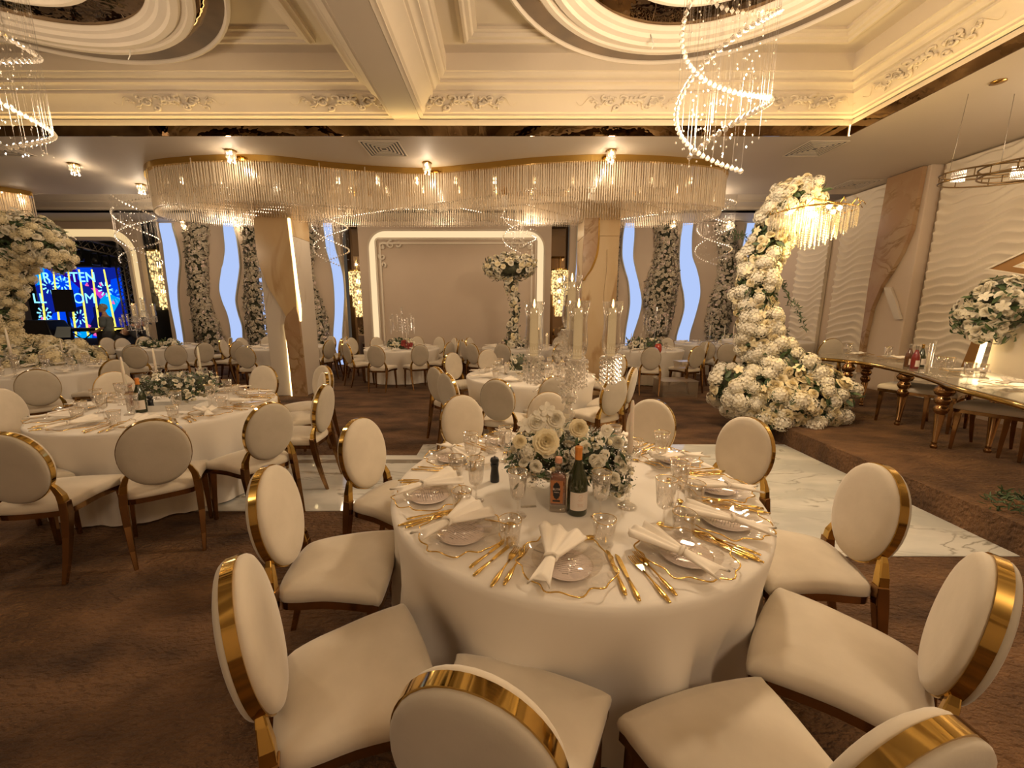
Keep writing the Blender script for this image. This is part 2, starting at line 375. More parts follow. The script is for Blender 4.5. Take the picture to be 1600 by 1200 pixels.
# dark niches with mirrors either side of the central section
for x0, x1, s_ in ((-4.90,-4.30,'left'), (1.40,2.0,'right')):
    struct(MB().box(x0, x1, YB+.5, YB+.55, 0, 4.3), 'wall_back', MIRF, 'dark mirrored niche '+s_+' of the central panel')
# central panel
def rrect(x0, x1, z0, z1, r, n=8):
    P = [(x0, z0), (x1, z0)]
    for k in range(n+1): a = PI/2*k/n; P.append((x1-r+r*cos(a), z1-r+r*sin(a)))
    for k in range(n+1): a = PI/2+PI/2*k/n; P.append((x0+r+r*cos(a), z1-r+r*sin(a)))
    return P
def xz(poly, y0, y1, mb=None):
    mb = mb or MB(); n = len(poly); V = [(x, y0, z) for x, z in poly]+[(x, y1, z) for x, z in poly]
    return mb.add(V, [tuple(range(n)), tuple(range(2*n-1, n-1, -1))]+[((k+1) % n, k, n+k, n+(k+1) % n) for k in range(n)])
def xzband(p0, p1, y0, y1, mb=None):          # strip between two equal-count outlines
    mb = mb or MB(); n = len(p0); V = []
    for P, y in ((p0, y0), (p1, y0), (p1, y1), (p0, y1)): V += [(x, y, z) for x, z in P]
    F = []
    for k in range(n-1):
        for a, b in ((0,1),(1,2),(2,3),(3,0)): F.append((a*n+k, a*n+k+1, b*n+k+1, b*n+k))
    return mb.add(V, F)
PX0, PX1, PZ = -4.06, 1.24, 4.02
ce = empty('framed_wall_panel', ((PX0+PX1)/2, YB-.06, 0), 0, 'large cream wall panel with rounded warm light border in the middle of the back wall', 'wall panel')
def rel(o, e=ce):
    o.parent = e; o.matrix_parent_inverse = Matrix.Translation(-Vector(e.location)); return o
def open_rr(x0, x1, z0, z1, r, n=10):
    P = [(x1, z0)]
    for k in range(n+1): a = PI/2*k/n; P.append((x1-r+r*cos(a), z1-r+r*sin(a)))
    for k in range(n+1): a = PI/2+PI/2*k/n; P.append((x0+r+r*cos(a), z1-r+r*sin(a)))
    P.append((x0, z0)); return P
rel(xzband(open_rr(PX0, PX1, .35, PZ, .55), open_rr(PX0+.05, PX1-.05, .35, PZ-.05, .5), YB-.09, YB-.05).ob('border', PLAS, smooth=False))
rel(xzband(open_rr(PX0+.05, PX1-.05, .35, PZ-.05, .5), open_rr(PX0+.24, PX1-.24, .35, PZ-.24, .32), YB-.06, YB-.052).ob('light_border', emis('panel_glow', (1,.72,.40), 1.0), smooth=False))
pb = xz(rrect(PX0+.24, PX1-.24, .3, PZ-.24, .12), YB-.11, YB-.05).ob('panel', WALL, smooth=False); rel(pb)
mb = MB()
for d, w_ in ((.27,.035), (.38,.05)): xzband(open_rr(PX0+d, PX1-d, .3, PZ-d, .06), open_rr(PX0+d+w_, PX1-d-w_, .3, PZ-d-w_, .05), YB-.17, YB-.10, mb)
rel(mb.ob('moulding', PLASW, smooth=False))
for sx in (-1, 1):                              # carved corner scrolls
    cx = (PX0+.50) if sx < 0 else (PX1-.50); cz = PZ-.50; mb = MB()
    for k in range(5):
        r0 = .15-.018*k; ph = k*1.3
        ox, oz = [(0,0),(.24,.05),(-.04,-.28),(.46,.08),(-.02,-.52)][k]
        pts = [(cx-sx*(ox+r0*(1-a*.08)*cos(ph+a*.6)), YB-.15, cz+oz+r0*(1-a*.08)*sin(ph+a*.6)) for a in range(11)]
        mb.tube(pts, [.036*(1-a*.05) for a in range(11)], 6)
    mb.sphere((cx, YB-.15, cz), .05, 8, 6)
    rel(mb.ob('corner_scroll', PLASW))
mb = MB().box(-4.3, 1.4, YB-.09, YB-.05, 0, .14).box(-4.3, 1.4, YB-.12, YB-.05, .14, .18).box(-4.0, 1.1, YB-.14, YB-.10, .26, .30).box(-4.0,1.1,YB-.12,YB-.1,.50,.53)
struct(mb, 'baseboard_back', PLAS, 'white moulded baseboard under the central panel')
# glowing wave strips on back wall: rows (y_px, xl, xr)
def pxrows(rows, ox, s, oy=330): return [(oy+y/s, ox+a/s, ox+b/s) for y, a, b in rows]
A, B = 240, 900
strips = {
 'first from the left, beside the stage': pxrows([(92,40,135),(250,70,175),(380,85,197),(500,100,190),(600,115,182),(720,130,187),(850,155,205),(980,180,225),(1150,190,240)], A, 5),
 'second from the left': pxrows([(92,540,615),(200,550,640),(300,557,655),(400,545,665),(450,530,665),(600,513,645),(700,535,635),(800,575,655),(900,598,685),(1010,608,692),(1150,610,695)], A, 5),
 'third from the left, mostly hidden by the marble column': pxrows([(92,850,920),(300,840,900),(480,822,900),(600,833,930),(750,850,960),(900,868,980),(1150,880,990)], A, 5),
 'just right of the left marble column': pxrows([(92,1325,1390),(200,1338,1400),(300,1350,1420),(400,1380,1450),(500,1400,1475),(650,1413,1487),(800,1415,1480),(1000,1405,1470),(1130,1435,1490),(1200,1447,1507)], A, 5),
 'just left of the right marble column, mostly hidden': pxrows([(92,20,80),(300,10,70),(400,5,62),(500,-4,58),(650,-15,50),(800,-10,60),(1100,-20,40)], B, 5),
 'just right of the right marble column': pxrows([(92,385,457),(200,370,455),(350,365,445),(450,385,462),(550,413,487),(700,425,512),(800,415,497),(900,398,467),(975,388,442),(1150,380,430)], B, 5),
 'second from the right, bulging': pxrows([(92,838,915),(200,822,905),(350,812,908),(450,815,942),(550,825,965),(650,845,970),(750,850,950),(850,828,922),(950,797,892),(1020,785,882),(1150,780,870)], B, 5),
 'rightmost, partly behind the floral arch': pxrows([(92,1340,1445),(200,1320,1432),(300,1300,1405),(380,1293,1392),(500,1300,1400),(650,1320,1430),(800,1310,1420),(1150,1290,1390)], B, 5)}
FRAMEC = plain('light_box_edge', (.45,.42,.33), .5)
def fine(rows, k=5):
    ys = [r[0] for r in rows]; out = []
    n = (len(rows)-1)*k
    import bisect
    def cr(p0, p1, p2, p3, t): return .5*((2*p1)+(-p0+p2)*t+(2*p0-5*p1+4*p2-p3)*t*t+(-p0+3*p1-3*p2+p3)*t**3)
    for i in range(len(rows)-1):
        q = [rows[max(0, i-1)], rows[i], rows[i+1], rows[min(len(rows)-1, i+2)]]
        for j in range(k): out.append(tuple(cr(*(w_[c] for w_ in q), j/k) if c else q[1][0]+(q[2][0]-q[1][0])*j/k for c in range(3)))
    out.append(rows[-1]); return out
for nm, rows in strips.items():
    rr = fine(rows); Lp = [zat(a, y, YB-.06) for y, a, b in rr]; Rp = [zat(b, y, YB-.06) for y, a, b in rr]
    zb = max(.1, Lp[-1][1])
    e = empty('wall_light', (Lp[0][0], YB, 0), 0, 'tall wavy glowing bluish wall light, '+nm, 'wall light', 'wavy bluish light panels on the back wall')
    f = xzband([(x-.035, z) for x, z in Lp], [(x+.035, z) for x, z in Rp], YB-.05, YB-.0).ob('light_box', FRAMEC, smooth=False)
    g = xzband(Lp, Rp, YB-.06, YB-.049).ob('diffuser', BLUE, smooth=False)
    rel(f, e); rel(g, e)
# wavy relief panels on the right wall
def wave_panel(y0, y1, z0, z1, name, label, ny, amp=.046, pitch=.14, rag=.02):
    nz = int((z1-z0)/.011); V = []; F = []
    L = .95 if y1-y0 < 2 else 1.7
    for i in range(nz+1):
        for j in range(ny+1):
            u = j/ny; z = z0+(z1-z0)*i/nz
            ph = (z + .075*sin(2*PI*((y0+(y1-y0)*u)/L)+.7+z*.8)+.03*sin(2*PI*u*(y1-y0)/.55+z*2.1))/pitch
            f = ph % 1; h = amp*(f**1.6 if f < .82 else (1-(f-.82)/.18)*(.82**1.6))
            e = 1.0
            y = y0+(y1-y0)*u
            if j in (0, ny): y += (1 if j == 0 else -1)*rag*(.5+.5*sin(ph*2*PI)) if rag else 0
            V.append((7.0-.05-h*(1.0), y, z))
    for i in range(nz):
        for j in range(ny): a = i*(ny+1)+j; F.append((a, a+1, a+ny+2, a+ny+1))
    n0 = len(V)
    V = [(x-.012, y, z) for x, y, z in V]
    for (y, z) in ((y0, z0), (y1, z0), (y1, z1), (y0, z1)): V.append((6.99, y, z))
    bot = [j for j in range(ny+1)]; top = [nz*(ny+1)+j for j in range(ny+1)]; le = [i*(ny+1) for i in range(nz+1)]; re_ = [i*(ny+1)+ny for i in range(nz+1)]
    F += [tuple(bot[::-1]+[n0, n0+1]), tuple(top+[n0+2, n0+3]), tuple(le+[n0+3, n0]), tuple(re_[::-1]+[n0+1, n0+2])]
    o = link(name, mesh_np(name, V, F, WAVE)); fix_sharp(o.data, 50); return tag(o, label, 'wall panel', 'white wavy relief panels on the right wall')
wave_panel(8.85, 9.75, .30, 3.9, 'wave_relief_panel', 'narrow white wavy relief wall panel farthest from the viewer', 24)
wave_panel(7.68, 8.58, .30, 3.9, 'wave_relief_panel', 'narrow white wavy relief wall panel next to the brown marble pilaster', 24)
wave_panel(2.6, 6.72, .30, 3.9, 'wave_relief_panel', 'wide white wavy relief wall behind the head table', 110, rag=0)
struct(MB().box(6.97, 7.0, -6, 10.5, .22, .30).box(6.955, 7.0, -6, 10.5, .30, .32), 'baseboard_right', WHITE, 'white baseboard of the right wall')
# right wall pilaster with brown marble slab
e = empty('marble_pilaster', (6.95, 7.15, .22), 0, 'beige wall pilaster with tapering brown marble inlay on the right wall', 'pilaster')
rel(MB().box(6.78, 6.99, 6.80, 7.55, .22, ZS).ob('body', WALL, smooth=False, bev=.01), e)
def yz_slab(rows, X0, X1, mat, name, e):          # rows (z, ya, yb)
    n = len(rows); V = []
    for X in (X0, X1):
        for z, a, b in rows: V += [(X, a, z), (X, b, z)]
    F = []
    for i in range(n-1):
        a = 2*i; F += [(a, a+1, a+3, a+2), (2*n+a, 2*n+a+2, 2*n+a+3, 2*n+a+1), (a, a+2, 2*n+a+2, 2*n+a), (a+1, 2*n+a+1, 2*n+a+3, a+3)]
    F += [(0, 2*n, 2*n+1, 1), (2*n-2, 2*n-1, 4*n-1, 4*n-2)]
    return rel(MB().add(V, F).ob(name, mat, smooth=False), e)
yz_slab([(3.92,6.86,7.46),(3.4,6.87,7.47),(2.95,6.88,7.48),(2.6,6.98,7.49),(2.3,7.12,7.50),(2.1,7.24,7.50),(1.7,7.36,7.49),(1.2,7.40,7.48),(.5,7.40,7.47)], 6.70, 6.775, BMARB, 'marble_slab', e)
yz_slab([(2.05,7.1,7.22),(1.8,6.96,7.10),(1.5,6.82,6.92)], 6.73, 6.775, COLG, 'ribbon', e)
# free-standing twisted marble columns with LED seams
def column(xc, name, lab, slab, seam, side):
    y0, y1 = 7.65, 8.3
    e = empty(name, (xc, (y0+y1)/2, 0), 0, lab, 'column', 'marble columns under the rod chandelier')
    w_ = .33
    rel(MB().box(xc-w_, xc+w_, y0, y1, 0, 3.0).ob('shaft', COLM if side > 0 else COLG, smooth=False, bev=.015), e)
    rel(MB().box(xc-w_, xc+w_, y0, y1, 3.0, ZS).ob('shaft_top', COLM, smooth=False), e)
    def slabs(rows, mat, nm, yy=.05):
        r2 = fine([(z, a, b) for z, a, b in rows], 5)
        rel(xzband([(a, z) for z, a, b in r2], [(b, z) for z, a, b in r2], y0-yy, y0).ob(nm, mat, smooth=False), e)
    for nm, rows, mat, yy in slab: slabs([(z, xc+a, xc+b) for z, a, b in rows], mat, nm, yy)
    for rows in seam: slabs([(z, xc+a, xc+b) for z, a, b in rows], LEDC, 'light_seam', .03)
    return e
column(-4.20, 'marble_column', 'left marble column with glowing seam and brown twisted slab', [
    ('upper_slab', [(3.3,-.33,.28),(2.6,-.33,.30),(2.1,-.20,.31),(1.75,-.02,.31),(1.5,.10,.29),(1.32,.14,.18)], COLM, .05),
    ('lower_slab', [(1.72,.26,.30),(1.55,.10,.33),(1.35,.04,.335),(1.0,.06,.34),(.5,.07,.345),(.0,.07,.35)], BMARB, .06)],
    [[(3.3,.28,.31),(2.6,.30,.335),(2.1,.31,.35),(1.7,.33,.37),(1.45,.335,.35)], [(1.38,.03,.05),(1.0,.035,.065),(.5,.03,.07),(0.0,.03,.08)]], -1)
column(1.80, 'marble_column', 'right marble column with golden veins and slim brown slab', [
    ('brown_slab', [(3.3,-.33,-.08),(2.9,-.335,-.08),(2.65,-.34,-.11),(2.4,-.34,-.20),(2.2,-.34,-.33)], BMARB, .05),
    ('relief_edge', [(3.3,-.08,-.06),(2.9,-.08,-.05),(2.65,-.11,-.07),(2.4,-.20,-.16),(2.2,-.33,-.29)], GOLD, .06),
    ('ridge', [(2.75,.10,.12),(2.4,.11,.14),(2.0,.08,.12),(1.6,.10,.13)], COLM, .05)],
    [], 1)
# ceiling vents
def vent(x, y, sx, sy, lab, rz=0):
    e = empty('ceiling_vent', (x, y, ZS), rz, lab, 'ceiling vent', 'square ceiling air vents')
    mb = MB()
    for k in range(6):
        a = sx*(1-k/6); b = sy*(1-k/6); h = -.002-.012*(k/6)
        for q in (-1, 1):
            mb.box(-a, a, q*b-.009, q*b+.009, -.012, -.004); mb.box(q*a-.009, q*a+.009, -b, b, -.012, -.004)
    mb.ob('slats', PLAS, e, smooth=False)
    MB().box(-sx, sx, -sy, sy, -.006, -.002).ob('backing', BLACK, e, smooth=False)
for px_, py_, lab in ((600,232,'square air vent in the low ceiling above the rod chandelier'), (1273,232,'square air vent in the low ceiling near its right corner'), (1335,288,'square air vent close to the right wall panels'), (-6,232,'square air vent at the left edge of the low ceiling')):
    X, Y = at(px_, py_, ZS); vent(X, Y, .27, .27, lab)
# ================================================================== FURNITURE
def superoval(rx, rz, n=36, e=2.04):
    P = []
    for k in range(n):
        a = 2*PI*k/n; c, s_ = cos(a), sin(a)
        P.append((rx*math.copysign(abs(c)**(2/e), c), rz*math.copysign(abs(s_)**(2/e), s_)))
    return P
def make_chair():
    root = empty('oval_back_chair', (0,0,0), 0, 'cream velvet chair with oval back and polished gold frame', 'chair')
    tilt = R(9); zc = .735; yb = -.255
    def bk(x, y, z): return (x, yb+y*cos(tilt)-z*sin(tilt), zc+z*cos(tilt)+y*sin(tilt))
    # backrest cushions: front and back domes
    def dome(y0, dep, rx, rz, sgn):
        mb = MB(); rings = []
        for t, s_ in ((0,1),(.4,1.005),(.68,.975),(.88,.90),(1.0,.74),(1.10,.4),(1.13,.06)):
            rings.append([bk(x*s_, y0+sgn*dep*t, z*s_) for x, z in superoval(rx, rz)])
        return mb.loft(rings)
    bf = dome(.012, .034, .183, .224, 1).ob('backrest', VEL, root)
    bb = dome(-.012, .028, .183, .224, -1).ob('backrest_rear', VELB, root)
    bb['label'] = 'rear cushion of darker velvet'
    mb = MB(); o1 = superoval(.188, .230, 48); o0 = superoval(.174, .216, 48)
    rings = [[bk(x, y, z) for x, z in P] for P, y in ((o0,-.015),(o1,-.015),(o1,.015),(o0,.015),(o0,-.015))]
    mb.loft(rings, caps=False); mb.ob('back_frame', GOLD, root, sharp=40)
    # seat: waisted plan with soft top
    def seat_pts(s_=1, n=40):
        P = []
        ctrl = [(-.175,-.20),(-.20,-.13),(-.212,-.02),(-.235,.10),(-.25,.19),(-.235,.222),(0,.238),(.235,.222),(.25,.19),(.235,.10),(.212,-.02),(.20,-.13),(.175,-.20),(.10,-.222),(0,-.226),(-.10,-.222)]
        m = len(ctrl)
        for i in range(m):
            p = [ctrl[(i+q-1) % m] for q in range(4)]
            for t in (0, .33, .66):
                P.append(tuple(s_*.5*((2*p[1][c])+(-p[0][c]+p[2][c])*t+(2*p[0][c]-5*p[1][c]+4*p[2][c]-p[3][c])*t*t+(-p[0][c]+3*p[1][c]-3*p[2][c]+p[3][c])*t**3) for c in (0,1)))
        return P
    def sad(x, y): return .018*sin((y+.2)*7.5)-.10*x*x*(y > -9)
    rings = []
    for s_, z in ((.97,.432),(1.0,.438),(1.01,.46),(.995,.478),(.95,.490),(.8,.499),(.5,.505),(.2,.507),(.02,.507)):
        rings.append([(x, y, z+sad(x, y)*(1 if z > .45 else .6)) for x, y in seat_pts(s_)])
    MB().loft(rings).ob('seat', VEL, root)
    rings = []
    for s_, z in ((.93,.395),(.985,.400),(.985,.434),(.93,.434)):
        rings.append([(x, y, z+sad(x, y)*.6) for x, y in seat_pts(s_)])
    MB().loft(rings).ob('seat_rail', LEGM, root, sharp=40)
    def leg(path, w, d):
        rings = []
        for (x, y, z), a, b in zip(path, w, d):
            rings.append([(x-a, y-b, z), (x+a, y-b, z), (x+a, y+b, z), (x-a, y+b, z)])
        return MB().loft(rings)
    for s_ in (-1, 1):
        leg([(s_*.225,.195,0),(s_*.222,.19,.2),(s_*.215,.18,.43)], (.012,.017,.024), (.012,.017,.024)).ob('leg', LEGM, root, smooth=False, bev=.004)
    for s_ in (-1, 1):
        pth = [(s_*.175,-.315,0),(s_*.183,-.285,.12),(s_*.19,-.25,.28),(s_*.192,-.228,.42),(s_*.187,-.222,.50)]
        leg(pth, (.011,.015,.019,.022,.022), (.013,.016,.02,.024,.022)).ob('leg', LEGM, root, smooth=False, bev=.004)
        p2 = [(s_*.188,-.224,.47),(s_*.180,-.226,.54),(s_*.160,-.234,.595),(s_*.140,-.240,.63)]
        leg(p2, (.020,.019,.015,.010), (.021,.019,.014,.010)).ob('back_support', GOLD, root, smooth=False, bev=.004)
    return root
CH = Proto(make_chair())
def make_cloth(name, seed, R0=.89, n=200, H=.76, amp=.05):
    rg = random.Random(seed); ks = [(k, rg.uniform(0, 6.28), rg.uniform(.5, 1)) for k in (8, 11, 15, 21)]
    rings = []
    for r in (.0001, .3, .6, .8, .87): rings.append([(r*cos(2*PI*i/n), r*sin(2*PI*i/n), H) for i in range(n)])
    rings.append([(R0*.995*cos(2*PI*i/n), R0*.995*sin(2*PI*i/n), H-.003) for i in range(n)])
    for z in (.745,.72,.68,.6,.5,.4,.3,.2,.1,.04,.012):
        t = (H-z)/H; ring = []
        for i in range(n):
            a = 2*PI*i/n; f = sum(q*sin(k*a+p+.8*sin(3*a+p)) for k, p, q in ks)/2.6
            f = math.copysign(abs(f)**.8, f)
            r = R0+.004-.05*sstep(0, .5, t)+amp*sstep(.05, .7, t)*(f*1.1+.05)
            ring.append((r*cos(a), r*sin(a), z+.008*(f > 0)*(z < .05)))
        rings.append(ring)
    me = MB().loft(rings, caps=False).mesh(name, CLOTH); return me
TABS = {
 1: (.34, 1.936, 'front table'), 2: (-3.15, 3.63, 'second table'), 3: (.37, 5.5, 'middle table'),
 4: (-2.45, 9.6, 'small far table'), 5: (.35, 9.9, 'tall flower table'), 6: (3.35, 9.5, 'far right table'),
 7: (5.6, 11.0, 'back right table'), 8: (6.0, 9.1, 'right arch table'), 9: (-5.5, 10.0, 'left column table'),
 10: (-8.45, 9.9, 'candelabra table'), 11: (-6.95, 5.95, 'left arch table')}
cl_lab = {1: 'floor-length cream cloth on the front round table', 2: 'cream cloth on the second round table at the left', 3: 'cream cloth on the table straight behind the front one',
 4: 'white cloth on the small far table before the framed panel', 5: 'white cloth on the far table with the tall flower stand', 6: 'cream cloth on the far table behind the clear box',
 7: 'white cloth on the table at the right end of the back wall', 8: 'white cloth on the table half hidden behind the right floral arch', 9: 'white cloth on the table behind the left column',
 10: 'white cloth on the candelabra table near the stage', 11: 'cream cloth on the table under the left floral arch'}
CLM = [make_cloth('table_cloth', s_) for s_ in (1, 2)]
ME1 = make_cloth('table_cloth', 11, n=300, amp=.085)
for i, (X, Y, nm) in TABS.items():
    o = link('table_cloth', ME1 if i == 1 else CLM[i % 2], loc=(X, Y, .22 if i == 8 else 0), rot=(0, 0, i*1.3)); tag(o, cl_lab[i], 'tablecloth', 'long cream cloths on the round tables')
# chairs: (table, px, py of the oval centre, phrase, [turn])
CHL = [
 (1,395,990,'at the front table, large in the lower left'), (1,433,805,'at the front table, third from bottom on its left'), (1,580,710,'at the front table, on its far left side beside the marble strip'),
 (1,722,660,'at the front table, back left, left of the pepper mill'), (1,861,668,'at the front table, mostly hidden behind the centre flowers'), (1,1000,680,'at the front table, back right behind the taper candle'),
 (1,1156,706,'at the front table, right side against the white marble floor'), (1,1350,800,'at the front table, right side, its gold rim before the platform step'), (1,1510,980,'at the front table, large at the lower right edge'),
 (1,745,1190,'at the front table, seen from behind at the bottom centre'), (1,1390,1270,'at the front table, cut off at the bottom right'),
 (2,35,645,'at the second table, its far left seat'), (2,55,725,'at the second table, seen from behind at the left edge'), (2,232,706,'at the second table, seen squarely from behind'),
 (2,400,684,'at the second table, its near right seat'), (2,505,638,'at the second table, gold rimmed on its right side by the marble'), (2,465,612,'at the second table, right side, in front of the left column'),
 (2,500,604,'at the second table, half hidden behind the gold rimmed one'), (2,408,600,'at the second table, far side left of the column'), (2,166,607,'at the second table, far side behind clear glasses'),
 (2,-40,712,'at the second table, only its seat showing at the left edge'),
 (11,60,606,'at the table under the left arch, seen from behind'), (11,172,585,'at the table under the left arch, its right seat'), 
 (3,690,604,'at the table behind the front one, leftmost, seen edge-on'), (3,700,610,'at the table behind the front one, second on the left'), (3,708,572,'at the table behind the front one, far left side'),
 (3,767,622,'at the table behind the front one, seen squarely from behind'), (3,868,618,'at the table behind the front one, near side behind the candelabra'), (3,944,618,'at the table behind the front one, near right seen from behind'),
 (3,985,602,'at the table behind the front one, right side with gold edge'), (3,762,566,'at the table behind the front one, far side lit golden'), (3,965,574,'at the table behind the front one, far right beside the column'), (3,900,566,'at the table behind the front one, far side hidden by the candelabra'),
 (4,588,557,'at the far table left of centre, back left one from behind'), (4,656,555,'at the far table left of centre, right one from behind'), (4,584,540,'at the far table left of centre, far side left'), (4,650,540,'at the far table left of centre, far side right'),
 (4,674,541,'first of the four in a row right of the far left table'), (4,682,543,'second of the four in a row right of the far left table'), (4,690,546,'third of the four in a row right of the far left table'), (4,699,549,'nearest of the four in a row right of the far left table'),
 (4,544,552,'left of the far table, nearest of three right of the blue strip'), (4,555,546,'left of the far table, middle of three right of the blue strip'), (4,546,541,'left of the far table, farthest of three right of the blue strip'),
 (5,778,553,'at the tall flower table, seen from behind'), (5,748,542,'at the tall flower table, far left facing the viewer'), (5,727,548,'at the tall flower table, left side edge-on'), (5,741,552,'at the tall flower table, left side, nearest edge-on'), (5,733,544,'at the tall flower table, left side, farthest edge-on'),
 (5,854,541,'at the tall flower table, far right'), (5,866,546,'at the tall flower table, right side'), (5,874,553,'at the tall flower table, nearest on the right'),
 (6,1017,560,'at the far right table, seen from behind left of the clear box'), (6,1088,558,'at the far right table, gold edged right of the clear box'), (6,1062,548,'at the far right table, right side'), (6,1042,541,'at the far right table, far side'), (6,962,557,'at the far right table, left side beside the column'),
 (7,1112,553,'at the back right table, dark back seen from behind, left one'), (7,1146,555,'at the back right table, seen from behind beside the arch'), (7,1070,539,'at the back right table, far left side'),
 (8,1262,557,'behind the right arch, nearest beside the wavy panels'), (8,1250,560,'behind the right arch, darker one seen from behind'), (8,1234,548,'behind the right arch, farthest by the wavy panels'),
 (9,481,555,'at the table behind the left column, right of the column from behind'), (9,492,541,'at the table behind the left column, far right side'), (9,520,545,'left of the blue strip, nearest of three facing left'), (9,516,542,'left of the blue strip, middle of three facing left'), (9,512,539,'left of the blue strip, farthest of three facing left'),
 (9,384,558,'at the table behind the left column, darker one seen from behind'), (9,393,541,'at the table behind the left column, far side left'), (9,410,540,'at the table behind the left column, far side by the column'), (9,376,545,'at the table behind the left column, left side'),
 (10,352,552,'right of the candelabra table, facing left, light seat'), (10,362,548,'right of the candelabra table, plain one behind'), (10,326,552,'at the candelabra table, right side edge-on'), (10,345,541,'at the candelabra table, far right'),
 (10,168,556,'at the candelabra table, near left seen from behind'), (10,207,556,'at the candelabra table, near side seen from behind'), (10,194,566,'at the candelabra table, closest one seen from behind'), (10,178,541,'at the candelabra table, far left white cover'), (10,200,541,'at the candelabra table, far side white cover'), (10,213,540,'at the candelabra table, far side beside the bending person')]
TURN = {(1,395):-16, (1,433):-5, (3,690):18, (3,700):-8, (5,727):0}
PC = []
for (t, x, y, ph) in CHL:
    zb = .22 if t == 8 else 0
    X, Y = at(x, y, .735+zb); tx, ty, _ = TABS[t]; dx, dy = tx-X, ty-Y; d = math.hypot(dx, dy)
    lo, hi = (1.34, 1.5) if t <= 2 else (1.32, 2.2)
    k = min(max(d, lo), hi)/d; PC.append([tx-dx*k, ty-dy*k, t, x, ph, zb])
def seat_c(c):
    tx, ty, _ = TABS[c[2]]; a = math.atan2(ty-c[1], tx-c[0])+R(TURN.get((c[2], c[3]), 0)); return c[0]+cos(a)*.2, c[1]+sin(a)*.2, a
for it in range(60):
    for i, c in enumerate(PC):
        if c[2] == 1: continue
        x, y, _ = seat_c(c)
        for j, q in enumerate(PC):
            if i == j: continue
            u, v, _ = seat_c(q); d = math.hypot(x-u, y-v)
            if d < .56: c[0] += (x-u)/max(d, .01)*.02; c[1] += (y-v)/max(d, .01)*.02
        for ti, (u, v, _) in TABS.items():
            d = math.hypot(x-u, y-v)
            if d < 1.13: c[0] += (x-u)/d*.03; c[1] += (y-v)/d*.03
        for u in (-4.2, 1.8):
            if abs(x-u) < .62 and abs(y-7.97) < .62: c[1] += .03*(1 if y > 7.97 else -1)
for c in PC:
    x, y, a = seat_c(c); CH.put((c[0]+cos(a)*.255, c[1]+sin(a)*.255, c[5]), a-PI/2, 'cream gold chair '+c[4], 'cream oval-back chairs at the round tables')
# ------------------------------------------------------------------ table ware prototypes
def scallop(R0, th, k=11):
    return R0*(1+.05*cos(k*th)+.025*cos(5*th+1)+.016*sin(17*th)+.012*sin(3*th))
def make_charger():
    root = empty('charger_plate', label='clear glass charger plate with scalloped gold rim', cat='plate')
    n = 88; rings = []
    for s_, z in ((.01,.006),(.6,.006),(.72,.010),(.9,.019),(1,.024)):
        rings.append([(scallop(.162, 2*PI*k/n)*s_*cos(2*PI*k/n), scallop(.162, 2*PI*k/n)*s_*sin(2*PI*k/n), z+(.004*sin(7*2*PI*k/n) if s_ == 1 else 0)) for k in range(n)])
    MB().loft(rings, caps=False).ob('dish', PLGLASS, root)
    r = MB().tube([(scallop(.163, 2*PI*k/n)*cos(2*PI*k/n), scallop(.163, 2*PI*k/n)*sin(2*PI*k/n), .025+.004*sin(7*2*PI*k/n)) for k in range(n)], .0027, 6, closed=True).ob('gold_rim', CUT, root)
    return root
def make_plate():
    root = empty('glass_plate', label='small clear glass plate', cat='plate')
    MB().lathe([(.001,.004),(.085,.004),(.10,.010),(.118,.019),(.121,.021)], 48).ob('dish', PLGLASS, root)
    MB().lathe([(.085,.0035),(.088,.001),(.091,.0035)], 40).ob('foot_ring', PLGLASS, root)
    return root
def make_card():
    root = empty('menu_card', label='round menu card', cat='menu card')
    MB().lathe([(.001,.001),(.088,.001),(.088,.0018),(.001,.0018)], 48).ob('card', PAPER, root, smooth=False)
    mb = MB(); rg = random.Random(5)
    for k, (w_, th) in enumerate(((.022,.0022),(.045,.0010),(.055,.0010),(.05,.0010),(.02,.0018),(.06,.0010),(.055,.0010),(.03,.0018),(.058,.0010),(.05,.0010),(.022,.0010),(.010,.0022))):
        y = .062-k*.0105; x = -w_
        while x < w_:
            l = rg.uniform(.004,.012); mb.box(x, min(x+l, w_), y-th, y+th, .0018, .0021); x += l+.002
    mb.ob('printed_lines', INK, root, smooth=False)
    return root
def make_napkin():
    root = empty('folded_napkin', label='cream napkin gathered with a knot', cat='napkin')
    # origin at knot; fan to +Y, tail to -Y
    rings = []; n = 44
    for t in np.linspace(0, 1, 10):
        w_ = .018+.070*t**1.0; h = .012+.012*t; y = .185*t; ring = []
        for k in range(n):
            u = k/(n/2) if k < n/2 else 2-k/(n/2)          # 0..1..0
            x = (u*2-1)*w_; top = k < n/2
            pl = .009*t*sin(u*PI*6.0)+.010*t*cos(u*PI*1.5)
            z = .016+(h*(1-(u*2-1)**4)*.5+pl if top else -.008+pl*.5)
            ring.append((x+.012*t, y+(-.035*abs(u*2-1)**1.5+.012*sin(u*9))*t, z+.004))
        rings.append(ring)
    MB().loft(rings).ob('fan', NAP, root)
    rings = []
    for t in np.linspace(0, 1, 7):
        w_ = .016+.018*t; ring = []
        for k in range(20):
            a = 2*PI*k/20; ring.append((w_*cos(a)-.01*t, -.005-.115*t-.02*t*cos(a*2), .018-.006*t+(.012-.006*t)*sin(a)+.003*sin(a*5)*t))
        rings.append(ring)
    MB().loft(rings).ob('tail', NAP, root)
    MB().tube([(.019*cos(a), .004*sin(a*2), .020+.013*sin(a)) for a in np.linspace(0, 2*PI, 17)[:-1]], .006, 7, closed=True, up=(0,1,0)).ob('knot', NAP, root)
    return root
